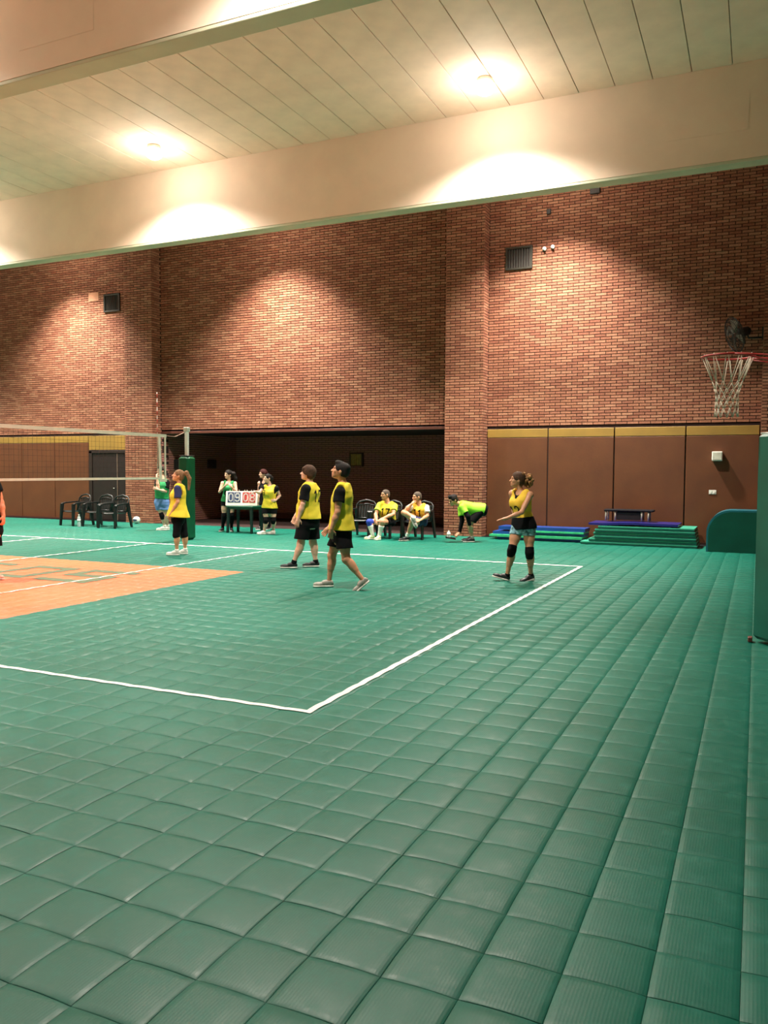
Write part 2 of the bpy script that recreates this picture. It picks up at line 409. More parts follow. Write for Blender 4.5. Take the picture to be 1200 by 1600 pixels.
for i, (x, y) in enumerate(ROW_COURT+ROW_WALL):
    kind = 'wall' if y > 3 else 'court'
    lab = {(6.97, .75): 'bright round ceiling lamp right of centre, above the far beam',
           (-.51, .75): 'bright round ceiling lamp at the upper left between the beams'}.get((x, y), 'round ceiling lamp hidden behind a beam or outside the frame')
    if first is None: first = t = make_lamp(x, y, kind, lab, 'round ceiling lamps')
    else: t = dup(first, (x, y, ZC), None, lab)
    light(x, y, kind)

# ------------------------------------------------------------------ wall padding, door
def pads(x0s, label, y=YW):
    for i in range(len(x0s)-1):
        a, b = x0s[i], x0s[i+1]
        t = thing('wall_pad', label[i], 'wall pad', ((a+b)/2, y, 0), 0, 'tall brown wall pads')
        w_ = (b-a)/2
        MB().box((-w_+.012, -.05, .03), (w_-.012, .012, 2.365), bev=.01).obj('panel', M_PAD, t)
        MB().box((-w_+.012, -.052, 2.37), (w_-.012, .012, ZPAN-.005), bev=.008).obj('top_band', M_PADB, t)
        MB().box((-w_, -.01, .02), (w_, .012, ZPAN-.01)).obj('joint_strip', M_DARK, t)
pads([XR1+.0, 7.115, 8.63, 10.15, XE-.01], ['brown wall pad with ochre band, leftmost of the four right of the pillar', 'brown wall pad with ochre band above the blue mats', 'brown wall pad behind the black low bench on the mats', 'brown wall pad carrying the white box and switch plate'])
pads([-12.8, -11.36, -9.93, -8.5, -7.07], ['brown wall pad at the far left outside the frame', 'brown wall pad cut by the left frame edge', 'brown wall pad seen through the net, second from the dark door', 'brown wall pad immediately left of the dark double door'])
struct(MB().box((-12.8, YW-.08, 0), (-7.07, YW-.0, .035)).box((XR1, YW-.08, 0), (XE, YW, .035)).obj('baseboard_back', mat('base_dark', (70, 34, 22), .6)), 'thin dark strip at the foot of the wall pads')
dr = struct(MB().box((-7.06, YW-.07, 0), (-6.94, YW, 2.12), bev=.006).box((-5.42, YW-.07, 0), (-5.31, YW, 2.12), bev=.006).box((-7.06, YW-.07, 2.04), (-5.31, YW, 2.13), bev=.006).obj('door_1', mat('door_frame', (44, 30, 26), .5)), 'dark double door in the back wall')
for a, b in ((-6.93, -5.93), (-5.92, -5.43)):
    l = MB().box((a, YW-.045, .015), (b, YW, 2.035), bev=.005).obj('door_leaf', mat('door_leaf', (38, 26, 24), .5), dr)
MB().box((-5.955, YW-.06, .02), (-5.93, YW-.04, 2.03)).obj('meeting_strip', mat('strip', (120, 100, 88), .4), dr)
MB().tube([(-6.02, YW-.06, .98), (-6.02, YW-.1, .98), (-6.1, YW-.1, .98)], .011, 8).obj('handle', mat('steel', (170, 165, 155), .3, metal=1), dr)
setp(MB().box((-7.07, YW-.05, 2.14), (-5.31, YW, ZPAN-.005), bev=.008).obj('door_head_panel', M_PADB), 'ochre panel above the dark double door', 'wall panel')

# ------------------------------------------------------------------ vents and wall bits
def vent(u0, v0, u1, v1, label):
    a = at(u0, v0, 1, YW); b = at(u1, v1, 1, YW); cx, cz = (a[0]+b[0])/2, (a[2]+b[2])/2; wx, wz = abs(b[0]-a[0])/2, abs(a[2]-b[2])/2
    t = thing('vent_grille', label, 'vent', (cx, YW, cz))
    m = mat('vent_metal', (48, 44, 34), .6); mb = MB()
    mb.box((-wx, -.04, -wz), (-wx+.045, 0, wz)).box((wx-.045, -.04, -wz), (wx, 0, wz)).box((-wx, -.041, wz-.045), (wx, 0, wz)).box((-wx, -.041, -wz), (wx, 0, -wz+.045))
    mb.obj('frame', m, t); MB().box((-wx, -.008, -wz), (wx, .0, wz)).obj('backing', M_DARK, t)
    n = 9
    me = MB().box((-.009, -.03, -wz+.04), (.009, -.008, wz-.04)).mesh('slat', m)
    for k in range(n):
        o = link('slat', me, t); o.location = (-wx+.045+(2*wx-.09)*(k+.5)/n, 0, 0); o.rotation_euler = (0, 0, .5)
vent(791, 388, 832, 419, 'dark square vent grille high on the brick wall right of the pillar')
vent(163, 461, 188, 486, 'dark square vent grille high on the wall at the left')
p = at(146.5, 464, 1, YW); setp(MB().box((p[0]-.2, YW-.012, p[2]-.13), (p[0]+.2, YW+.01, p[2]+.13), bev=.004).obj('plaster_patch', mat('plaster_patch', (196, 140, 108), .8)), 'pale patch on the brick wall left of the vent', 'wall patch')
for (u, v, lab) in ((851, 389, 'left of the two broken white wall fixtures beside the vent'), (864, 386, 'right of the two broken white wall fixtures beside the vent')):
    p = at(u, v, 1, YW); mb = MB()
    mb.tube([(p[0], YW+.005, p[2]), (p[0], YW-.04, p[2])], .045, 10).tube([(p[0], YW-.03, p[2]), (p[0]+.03, YW-.07, p[2]-.05)], .02, 8)
    setp(mb.obj('broken_fixture', M_WHITE), lab, 'wall fixture')
for (u, v, w_, h_, lab) in ((930, 297, .11, .09, 'black socket box under the beam, upper right'), (858, 331, .05, .06, 'small dark hole plate above the vent'),):
    p = at(u, v, 1, YW); setp(MB().box((p[0]-w_, YW-.05, p[2]-h_), (p[0]+w_, YW+.005, p[2]+h_), bev=.01).obj('junction_box', M_DARK), lab, 'junction box')

# ------------------------------------------------------------------ white box and switch on pad
p = at(1121, 713, 1, YW-.05)
t = thing('wall_speaker', 'small white box speaker on the brown pad at the right', 'speaker', (p[0], YW-.05, p[2]))
MB().box((-.105, -.17, -.1), (.105, 0, .1), bev=.012).obj('cabinet', M_WHITE, t)
MB().box((-.085, -.176, -.08), (.085, -.168, .08), bev=.004).obj('grille', mat('speaker_cloth', (206, 204, 190), .8, bump=.3, bscale=300), t)
p = at(1113.5, 769, 1, YW-.05)
t = thing('switch_plate', 'small white switch plate on the brown pad below the white box', 'switch', (p[0], YW-.05, p[2]))
MB().box((-.075, -.012, -.045), (.075, 0, .045), bev=.004).obj('plate', M_WHITE, t)
for s in (-.035, .035): MB().box((s-.022, -.018, -.025), (s+.022, -.011, .025), bev=.003).obj('rocker', M_WHITE, t)

# picture on alcove wall
a = at(547.5, 708, 1, 9.19); b = at(568, 729, 1, 9.19)
cx, cz, wx, wz = (a[0]+b[0])/2, (a[2]+b[2])/2, (b[0]-a[0])/2, (a[2]-b[2])/2
t = thing('wooden_cabinet', 'small brass-coloured wooden box with a curtain on the alcove wall', 'wall box', (cx, 9.2, cz))
mb = MB(); mw = mat('box_wood', (92, 58, 28), .5)
for q in ((-wx, -wx+.04, -wz, wz), (wx-.04, wx, -wz, wz), (-wx, wx, wz-.035, wz), (-wx, wx, -wz, -wz+.035)): mb.box((q[0], -.1, q[2]), (q[1], .01, q[3]), bev=.004)
mb.obj('frame', mw, t); mb = MB(); V = []; n = 24
for i in range(n+1):
    x = -wx+.03+(2*wx-.06)*i/n; y = -.05-.018*math.sin(i*1.3)
    V += [(x, y, -wz+.03), (x, y, wz-.03)]
mb.add(V, [(2*i, 2*i+2, 2*i+3, 2*i+1) for i in range(n)], 0, True).obj('curtain', mat('gold_cloth', (176, 140, 62), .5, var=.15, scale=14), t)

# speaker on alcove left wall
p = at(281, 726, 0, XL1)
t = thing('black_speaker', 'black loudspeaker on the alcove side wall behind the net post', 'speaker', (XL1, p[1], p[2]))
MB().box((.006, -.3, -.14), (.2, .3, .16), bev=.015).obj('cabinet', M_BLK, t); MB().box((.198, -.26, -.11), (.21, .26, .13), bev=.005).obj('grille', M_DARK, t)
p = at(330, 725, 0, XL1)
setp(MB().box((XL1, p[1]-.22, p[2]-.14), (XL1+.05, p[1]+.22, p[2]+.14), bev=.01).obj('wall_box', mat('plum_box', (52, 30, 32), .6)), 'dark flat box on the alcove side wall right of the net post', 'wall box')

# ------------------------------------------------------------------ fan (behind the hoop)
fc = at(1148, 523, 1, 5.0)
t = thing('wall_fan', 'black wall fan seen behind the basketball hoop', 'fan', tuple(fc))
axv = Vector((-.86, -.42, -.30)).normalized(); q = Vector((0, 0, 1)).rotation_difference(axv).to_matrix()
def Q(x, y, z): return tuple(q @ Vector((x, y, z)))
mf = mat('fan_black', (34, 32, 30), .45); mg = mat('fan_grey', (120, 112, 100), .4)
mb = MB(); RF = .37
for rr, zz in ((RF, 0), (.3, .055), (.2, .08), (.1, .09), (.3, -.055), (.2, -.08), (.1, -.09), (RF*.99, .02)):
    mb.tube([Q(rr*math.cos(a), rr*math.sin(a), zz) for a in np.linspace(0, 2*math.pi, 40)[:-1]], .006, 6, closed=True)
for k in range(36):
    a = 2*math.pi*k/36
    for s in (1, -1): mb.tube([Q(r*math.cos(a), r*math.sin(a), z*s) for r, z in ((.05, .092), (.2, .08), (.3, .055), (RF, 0))], .0035, 4)
mb.obj('guard', mf, t)
mb = MB()
for k in range(4):
    a0 = k*math.pi/2
    V = [Q(r*math.cos(a0+s), r*math.sin(a0+s), h) for r in (.05, .33) for s, h in ((-.35, -.03), (.35, .03))]
    mb.add(V, [(0, 1, 3, 2)]); mb.add(V, [(2, 3, 1, 0)])
mb.obj('blades', mg, t)
mb = MB(); mb.tube([Q(0, 0, -.07), Q(0, 0, -.12), Q(0, 0, -.3), Q(0, 0, -.34)], [.06, .1, .09, .04], 16); mb.obj('motor', mf, t)
mb = MB(); e = Q(0, 0, -.26); mb.tube([e, (e[0]+.04, e[1]+.02, e[2]-.14), (XE+.02-fc[0], YF+.1-fc[1], e[2]-.15)], .018, 8)
mb.obj('arm', mf, t)
MB().box((XE-fc[0]-.03, YF-fc[1]+.02, -.12), (XE-fc[0]+.0, YF-fc[1]+.2, .14)).obj('wall_bracket', mf, t)

# ------------------------------------------------------------------ basketball stand at the right edge
HX, HY, HZ = 11.315, -5.3, 2.64
M_RIM = mat('rim_red', (168, 40, 34), .4); M_CORD = mat('net_cord', (226, 216, 196), .8)
t = thing('basketball_hoop', 'red basketball hoop with white net at the right edge', 'basketball hoop', (HX, HY, HZ))
mb = MB().tube([(.225*math.cos(a), .225*math.sin(a), 0) for a in np.linspace(0, 2*math.pi, 49)[:-1]], .0105, 8, closed=True)
mb.obj('rim', M_RIM, t)
mb = MB()
for s in (-1, 1):
    mb.tube([(.06, s*.222, -.005), (.28, s*.14, -.01), (.42, s*.1, -.02)], .009, 8)
    mb.tube([(.12, s*.19, -.004), (.42, s*.06, -.075)], .007, 8)
mb.box((.40, -.14, -.1), (.43, .14, .05), bev=.004)
mb.obj('bracket', M_RIM, t)
mb = MB().box((.435, -.55, -.15), (.465, .55, .62), bev=.008); mb.obj('backboard', M_WHITE, t)
mb = MB(); n = 12
def NR(z):  # z is 0..1 down the net
    return .218+(.098-.218)*min(1, z/.62)**.8 if z < .62 else .098+(.104-.098)*(z-.62)/.38
lv = [0, .40, .52, .63, .74, .86, 1.0]; H = .545
for k in range(n):
    a0 = 2*math.pi*k/n; st = math.pi/n
    for sg in (1, -1):
        for L in range(len(lv)-1):
            p0 = a0+(sg*st if L % 2 else 0)*1.0; p1 = a0+(0 if L % 2 else sg*st)
            if L == 0: p0 = a0+sg*.05
            r0, r1 = NR(lv[L]), NR(lv[L+1])
            j = .008*math.sin(k*3.1+L)
            mb.tube([(r0*math.cos(p0), r0*math.sin(p0), -.012-H*lv[L]), (r1*math.cos(p1)+j*.3, r1*math.sin(p1), -.012-H*lv[L+1]+j*(L < 5))], .0038, 5)
    mb.tube([(.219*math.cos(a0-.05), .219*math.sin(a0-.05), -.012), (.232*math.cos(a0), .232*math.sin(a0), .014), (.219*math.cos(a0+.05), .219*math.sin(a0+.05), -.012)], .0035, 5)
mb.obj('net', M_CORD, t)
mb = MB(); mb.tube([(.46, 0, -.1), (.66, .0, -.25), (.66, 0, -.75), (.66, 0, -HZ+.02)], .045, 12); mb.obj('pole', mat('pole_green', (20, 70, 55), .4), t)
MB().box((.42, -.12, -HZ), (1.0, .42, -HZ+.02)).obj('base_plate', M_DARK, t)
M_TEAL = mat('teal_pad', (10, 100, 84), .38, var=.12, scale=2.5, bump=.15, bscale=14)
T = Matrix.Translation((.262, .0, -HZ)) @ Matrix.Rotation(math.radians(-52), 4, 'Z')
mb = MB().box((0, 0, .035), (.46, .42, 1.925), T=T, bev=.03)
mb.obj('pole_pad', M_TEAL, t)
MB().box((0.02, 0.02, 1.92), (.44, .4, 1.935), T=T, bev=.004).obj('pad_edge', M_WHITE, t)
MB().box((.235, -.05, -HZ), (.275, .03, -HZ+.045), bev=.006).obj('foot_board', mat('foot_wood', (120, 70, 60), .6), t)

# ------------------------------------------------------------------ volleyball net and posts
M_PG = mat('post_pad_green', (8, 92, 58), .35, var=.15, scale=4, bump=.25, bscale=9)
def post(y, label):
    t = thing('net_post', label, 'net post', (0.03, y, 0))
    MB().lathe([(.045, 0), (.045, 2.47), (.04, 2.5)], 16).obj('pole', M_WHITE, t)
    mb = MB().box((-.06, -.05, 2.40), (.06, .05, 2.50), bev=.01)
    rk = mb.obj('tension_rack', mat('post_white', (214, 214, 200), .4), t)
    me = MB().box((-.062, -.02, 0), (-.038, .02, .03)).mesh('rack_tooth', M_DARK)
    for k in range(7): o = link('rack_tooth', me, rk); o.location = (0, 0, 1.96+k*.055)
    MB().box((-.145, -.145, .0), (.145, .145, 1.86), bev=.05).obj('post_pad', M_PG, t)
    MB().box((-.12, -.12, 1.86), (.12, .12, 1.875), bev=.03).obj('pad_lid', M_DARK, t)
    return t
post(1.12, 'white net post with green padding behind the ponytail girl')
post(-10.1, 'white net post with green padding on the near side, outside the frame')
NY0, NY1, NZ0, NZ1 = -9.5, .46, 1.395, 2.315
t = thing('volleyball_net', 'volleyball net with white top and bottom tapes', 'volleyball net', (0, NY0, 0))
def nb(mb, y0, y1, z0, z1, x=.006): return mb.box((-x, y0-NY0, z0), (x, y1-NY0, z1))
M_NT = mat('net_tape', (226, 218, 200), .7, var=.05)
nb(MB(), NY0, NY1, NZ1-.065, NZ1, .007).obj('top_tape', M_NT, t)
nb(MB(), NY0, .30, NZ0-.045, NZ0, .006).obj('bottom_tape', M_NT, t)
mb = MB(); 
mb.add([(-.008, .19-NY0, NZ1-.03), (-.008, .23-NY0, NZ0-.04), (-.008, .31-NY0, NZ0-.04), (-.008, .27-NY0, NZ1-.03), (.008, .19-NY0, NZ1-.03), (.008, .23-NY0, NZ0-.04), (.008, .31-NY0, NZ0-.04), (.008, .27-NY0, NZ1-.03)],
       [(0, 3, 2, 1), (4, 5, 6, 7), (0, 1, 5, 4), (2, 3, 7, 6)])
mb.obj('side_tape', M_NT, t)
nb(MB(), .40, .445, NZ0-.02, NZ1-.03, .006).obj('side_band', M_NT, t)
MB().box((-.012, .24-NY0, NZ0-.10), (.012, .46-NY0, NZ0-.03), bev=.004).obj('lower_sleeve', M_NT, t)
M_NS = mat('net_string', (58, 48, 44), .8); mb = MB()
y = NY0+.1
while y < .2: mb.box((-.0014, y-NY0-.0014, NZ0), (.0014, y-NY0+.0014, NZ1-.06)); y += .1
z = NZ0+.1
while z < NZ1-.07: mb.box((-.0014, 0, z-.0014), (.0014, .22-NY0, z+.0014)); z += .1
mb.obj('net_mesh', M_NS, t)['kind'] = 'stuff'
for pts, rr in (([(0, .46-NY0, NZ1-.03), (0, .75-NY0, NZ1-.04), (.03, 1.07-NY0, NZ1+.08)], .009), ([(0, .46-NY0, NZ0-.06), (.02, .96-NY0, NZ0-.05)], .006), ([(0, 0, NZ1-.03), (.03, -.555, NZ1+.05)], .009), ([(0, 0, NZ0-.03), (.02, -.45, NZ0-.03)], .006)):
    MB().tube(pts, rr, 6).obj('tension_cord', mat('net_rope', (150, 116, 96), .8), t)
ant = thing('antenna', 'thin red and white antenna rising from the net end', 'antenna', (-.02, .2, NZ0))
MB().tube([(0, 0, 0), (0, 0, 1.8)], .006, 8).obj('rod', mat('ant_white', (232, 220, 210), .4), ant)
mr = mat('ant_red', (196, 70, 60), .4); me = MB().tube([(0, 0, 0), (0, 0, .1)], .0066, 8).mesh('red_band', mr)
for k in range(5): o = link('red_band', me, ant); o.location = (0, 0, .95+k*.18)

# ------------------------------------------------------------------ garden chairs
def make_chair():
    t = thing('garden_chair', 'black', 'chair')
    m = M_BLK
    # local: seat faces -Y
    V = []; F = []
    nx, ny = 8, 8
    for j in range(ny+1):
        for i in range(nx+1):
            x = -.23+.46*i/nx; y = -.24+.46*j/ny
            z = .42-.018*math.sin(math.pi*i/nx)-.02*(j/ny)+(-.02 if j == 0 else 0)
            V.append((x, y, z))
    n = len(V); V += [(x, y, z-.018) for x, y, z in V]
    W = nx+1
    for j in range(ny):
        for i in range(nx):
            a = j*W+i; F.append((a, a+1, a+1+W, a+W)); F.append((n+a, n+a+W, n+a+1+W, n+a+1))
    for i in range(nx):
        F.append((i, n+i, n+i+1, i+1)); a = ny*W+i; F.append((a, a+1, n+a+1, n+a))
    for j in range(ny):
        a = j*W; F.append((a, a+W, n+a+W, n+a)); a += nx; F.append((a, n+a, n+a+W, a+W))
    MB().add(V, F, 0, True).obj('seat', m, t)
    # back: frame and slats, curved and reclined
    def bk(x, h):  # x -.23...23, h 0..1
        return (x*(1+.08*h), .22+.12*h+.05*(1-(x/.23)**2)*.6, .40+.44*h - .03*(x/.23)**2*h)
    mb = MB()
    mb.tube([bk(-.22, 0), bk(-.235, .5), bk(-.225, .85), bk(-.17, .98), bk(0, 1.04), bk(.17, .98), bk(.225, .85), bk(.235, .5), bk(.22, 0)], .021, 8)
    mb.tube([bk(-.2, .06), bk(0, .06), bk(.2, .06)], .016, 6)
    mb.tube([bk(-.21, .80), bk(0, .84), bk(.21, .80)], .014, 6)
    mb.obj('back_frame', m, t)
    for k in range(6):
        x = -.155+.062*k
        V = []
        for h in (.05, .3, .6, .83):
            px = bk(x, h); V += [(px[0]-.024, px[1]-.005, px[2]), (px[0]+.024, px[1]-.005, px[2]), (px[0]+.024, px[1]+.006, px[2]), (px[0]-.024, px[1]+.006, px[2])]
        F = []
        for i in range(3):
            for q_ in range(4): F.append((i*4+q_, i*4+(q_+1) % 4, (i+1)*4+(q_+1) % 4, (i+1)*4+q_))
        MB().add(V, F).obj('back_slat', m, t)
    for s in (-1, 1):
        mb = MB()
        P = [(s*.235, .30, .66), (s*.265, .12, .655), (s*.272, -.12, .64), (s*.268, -.22, .62), (s*.262, -.25, .59)]
        V = []; F = []
        for (x, y, z) in P: V += [(x-.032, y, z), (x+.032, y, z), (x+.028, y, z-.035), (x-.028, y, z-.035)]
        for i in range(4):
            for q_ in range(4): F.append((i*4+q_, (i+1)*4+q_, (i+1)*4+(q_+1) % 4, i*4+(q_+1) % 4))
        F += [(0, 1, 2, 3), (19, 18, 17, 16)]
        mb.add(V, F).obj('armrest', m, t)
        def leg(top, bot, w0, w1):
            V = []
            for (x, y, z), w_ in ((top, w0), (bot, w1)):
                V += [(x-w_*.6, y-w_, z), (x+w_*.6, y-w_, z), (x+w_*.6, y+w_, z), (x-w_*.6, y+w_, z)]
            F = [(3, 2, 1, 0), (4, 5, 6, 7), (0, 1, 5, 4), (1, 2, 6, 5), (2, 3, 7, 6), (3, 0, 4, 7)]
            F = [f[::-1] for f in F]
            MB().add(V, F).obj('leg', m, t)
        leg((s*.25, -.235, .60), (s*.275, -.28, 0), .045, .03)
        leg((s*.235, .27, .64), (s*.26, .40, 0), .05, .03)
    return t
ch0 = make_chair()
def gp(u, v, z=0): p = at(u, v, 2, z); return (p[0], p[1])
def chair(i, x, y, rz, label):
    if i == 0: ch0.location = (x, y, 0); ch0.rotation_euler = (0, 0, rz); ch0['label'] = label; return
    dup(ch0, (x, y, 0), rz, label)
chs = [((118, 820.5), -.15, 'black plastic garden chair, leftmost of the three by the dark door'),
       ((153, 822.0), -.02, 'black plastic garden chair in the middle of the three by the dark door'),
       ((178, 824.5), .05, 'black plastic garden chair, rightmost of the three, beside the brick pillar'),
       ((565, 838.0), .1, 'empty black plastic chair between the walking player and the seated men'),
       ((603, 840), -.12, 'black plastic chair under the seated man with the blue knee pad'),
       ((652, 841.5), -.1, 'black plastic chair under the seated man with crossed legs')]
CHP = []
for i, ((u, v), rz, lab) in enumerate(chs):
    x, y = gp(u, v); chair(i, x, y, rz, lab); CHP.append((x, y))

# bottles, ball
def bottle(x, y, h, r, body, cap, label, z=0):
    t = thing('water_bottle', label, 'bottle', (x, y, z))
    MB().lathe([(r*.9, 0), (r, .012), (r, h*.3), (r*.94, h*.35), (r, h*.4), (r, h*.68), (r*.75, h*.8), (r*.36, h*.89), (r*.36, h*.93)], 16).obj('body', body, t)
    MB().lathe([(r*.42, h*.92), (r*.42, h)], 12).obj('cap', cap, t)
    MB().lathe([(r*1.01, h*.42), (r*1.01, h*.62)], 16).obj('paper_label', M_WHITE, t)
M_CLR = mat('clear_plastic', (206, 220, 220), .15, var=.02, alpha=.6); M_BLU = mat('blue_plastic', (60, 110, 170), .3, alpha=.85)
x, y = gp(123.5, 823); bottle(x, y, .33, .045, M_CLR, M_WHITE, 'clear water bottle standing in front of the leftmost garden chair')
x, y = gp(129.5, 815.5); bottle(x, y, .27, .05, M_BLU, M_BLU, 'blue bottle on the floor behind the clear bottle')
x, y = gp(180, 820); bottle(x, y, .3, .04, M_CLR, M_WHITE, 'clear bottle standing under the rightmost garden chair')
def ball(x, y, r, label):
    t = thing('volleyball', label, 'ball', (x, y, 0)); mb = MB(); V = []; F = []; n = 8
    MS = [mat('ball_white', (226, 226, 216), .5), mat('ball_blue', (60, 72, 96), .5)]
    for ax in range(3):
        for sg in (-1, 1):
            for strip in range(3):
                V = []; F = []
                for j in range(n+1):
                    for i in range(4):
                        a = (-1+2*(strip+i/3)/3)*.985; b = (-1+2*j/n)*.985
                        g = .93 if (i in (0, 3) or j in (0, n)) else 1
                        p = [0, 0, 0]; p[ax] = sg; p[(ax+1) % 3] = a; p[(ax+2) % 3] = b
                        p = np.array(p, float); p = p/np.linalg.norm(p)*r*(.985 if g < 1 else 1); V.append(p+np.array([0, 0, r]))
                for j in range(n):
                    for i in range(3):
                        f = (j*4+i, j*4+i+1, (j+1)*4+i+1, (j+1)*4+i); F.append(f if sg > 0 else f[::-1])
                MB().add(V, F, 0, True).obj('panel', MS[1 if (strip == 1 and ax == 1) else 0], t)
ball(*gp(213.5, 818.2), .105, 'white volleyball lying at the foot of the left brick pillar')

# ------------------------------------------------------------------ scoreboard table
M_TBL = mat('table_green', (14, 84, 62), .35)
tx, ty = [float(q) for q in at(382.5, 832.2, 2, 0)[:2]]
t = thing('small_table', 'small green plastic table carrying the flip scoreboard', 'table', (tx, ty, 0))
MB().box((-.39, -.26, .64), (.39, .26, .675), bev=.015).box((-.36, -.23, .59), (.36, .23, .645)).obj('tabletop', M_TBL, t)
for sx in (-1, 1):
    for sy in (-1, 1):
        V = []
        for z, w_ in ((.62, .03), (0, .024)):
            x, y = sx*(.335+.02*(z == 0)), sy*(.205+.02*(z == 0)); V += [(x-w_, y-w_, z), (x+w_, y-w_, z), (x+w_, y+w_, z), (x-w_, y+w_, z)]
        MB().add(V, [(0, 1, 2, 3), (7, 6, 5, 4), (4, 5, 1, 0), (5, 6, 2, 1), (6, 7, 3, 2), (7, 4, 0, 3)]).obj('leg', mat('table_leg', (22, 44, 40), .4), t)
SEG = {'0': [[(0, .3), (.0, .7), (.05, .88), (.17, .98), (.3, 1), (.43, .98), (.55, .88), (.6, .7), (.6, .3), (.55, .12), (.43, .02), (.3, 0), (.17, .02), (.05, .12), (0, .3)]],
       '1': [[(.1, .78), (.34, 1), (.34, 0)]], '2': [[(0, .8), (.1, 1), (.5, 1), (.6, .85), (.6, .62), (0, .0), (.6, 0)]],
       '4': [[(.46, 0), (.46, 1), (0, .34), (.6, .34)]], '5': [[(.58, 1), (.05, 1), (0, .55), (.45, .58), (.6, .42), (.6, .14), (.45, 0), (0, 0)]],
       '7': [[(0, 1), (.6, 1), (.22, 0)]],
       '8': [[(.12, .52), (0, .66), (0, .88), (.12, 1), (.48, 1), (.6, .88), (.6, .66), (.48, .52), (.12, .52), (0, .38), (0, .12), (.12, 0), (.48, 0), (.6, .12), (.6, .38), (.48, .52)]],
       '9': [[(0, .1), (.12, 0), (.45, 0), (.6, .14), (.6, .86), (.48, 1), (.12, 1), (0, .86), (0, .6), (.12, .47), (.6, .5)]]}
def ribbon(polys, w_):
    """flat 2-D stroke outlines as small quads, (verts, faces)"""
    V = []; F = []
    for P in polys:
        P = [np.array(p, float) for p in P]
        Q_ = [P[0]]
        for a, b in zip(P[:-1], P[1:]):
            n = max(1, int(np.linalg.norm(b-a)/.08))
            for k in range(1, n+1): Q_.append(a+(b-a)*k/n)
        closed = np.allclose(Q_[0], Q_[-1]); m = len(Q_)
        for i in range(m):
            a = Q_[i-1] if i > 0 else (Q_[-2] if closed else Q_[0]); b = Q_[i+1] if i < m-1 else (Q_[1] if closed else Q_[-1])
            d = b-a; d /= np.linalg.norm(d)+1e-9; nn = np.array([-d[1], d[0]])
            e = 0
            if not closed and i in (0, m-1): e = w_*.4*(1 if i else -1)
            V += [Q_[i]+nn*w_/2+d*e, Q_[i]-nn*w_/2+d*e]
        o_ = len(V)-2*m
        for i in range(m-1): F.append((o_+2*i, o_+2*i+1, o_+2*i+3, o_+2*i+2))
    return np.array(V), F
SBX, SBY, SBZ = tx-.03, ty-.10, .678
sb = thing('flip_scoreboard', 'white tabletop flip scoreboard reading 09 and 08', 'scoreboard', (SBX, SBY, SBZ), math.radians(24))
tl_ = math.radians(14)
TF = Matrix.Rotation(-tl_, 4, 'X')
TB = Matrix.Translation((0, .24, 0)) @ Matrix.Rotation(math.radians(22), 4, 'X')
MWB = mat('board_white', (238, 236, 226), .5, var=.03)
MB().box((-.395, -.006, .0), (.395, .006, .365), T=TF, bev=.003).obj('front_board', MWB, sb)
MB().box((-.395, -.006, .0), (.395, .006, .375), T=TB, bev=.003).obj('rear_board', mat('board_back', (206, 196, 168), .6), sb)
MB().add([(.39, .0, 0), (.39, .24, 0), (.39, .09, .355), (.397, .0, 0), (.397, .24, 0), (.397, .09, .355)], [(2, 1, 0), (3, 4, 5), (0, 1, 4, 3), (1, 2, 5, 4), (2, 0, 3, 5)]).obj('side_gusset', mat('board_side', (216, 204, 172), .6), sb)
mblue, mred, mdig = mat('card_blue', (44, 66, 104), .5), mat('card_red', (186, 54, 50), .5), mat('digit_white', (242, 240, 234), .5)
for ch, cx, mm in (('0', -.27, mblue), ('9', -.105, mblue), ('0', .10, mred), ('8', .265, mred)):
    cd_ = MB().box((cx-.078, -.012, .075), (cx+.078, -.006, .335), T=TF, bev=.001).obj('number_card', mm, sb)
    V, F = ribbon(SEG[ch], .17); V = np.stack([V[:, 0]*.155+cx-.047, np.full(len(V), -.0145), V[:, 1]*.185+.112], 1)
    V = [tuple(TF @ Vector(p)) for p in V]; MB().add(V, F).add(V, [f[::-1] for f in F]).obj('digit', mdig, cd_)
mb = MB()
for k in range(8):
    cx = (-.30, -.24, -.13, -.07, .07, .13, .24, .30)[k]
    c = TF @ Vector((cx, 0, .365))
    mb.tube([(c.x, c.y+.025*math.cos(a), c.z+.025*math.sin(a)+.004) for a in np.linspace(0, 2*math.pi, 13)[:-1]], .005, 5, closed=True)
mb.obj('binder_rings', mat('ring_white', (220, 210, 200), .4), sb)

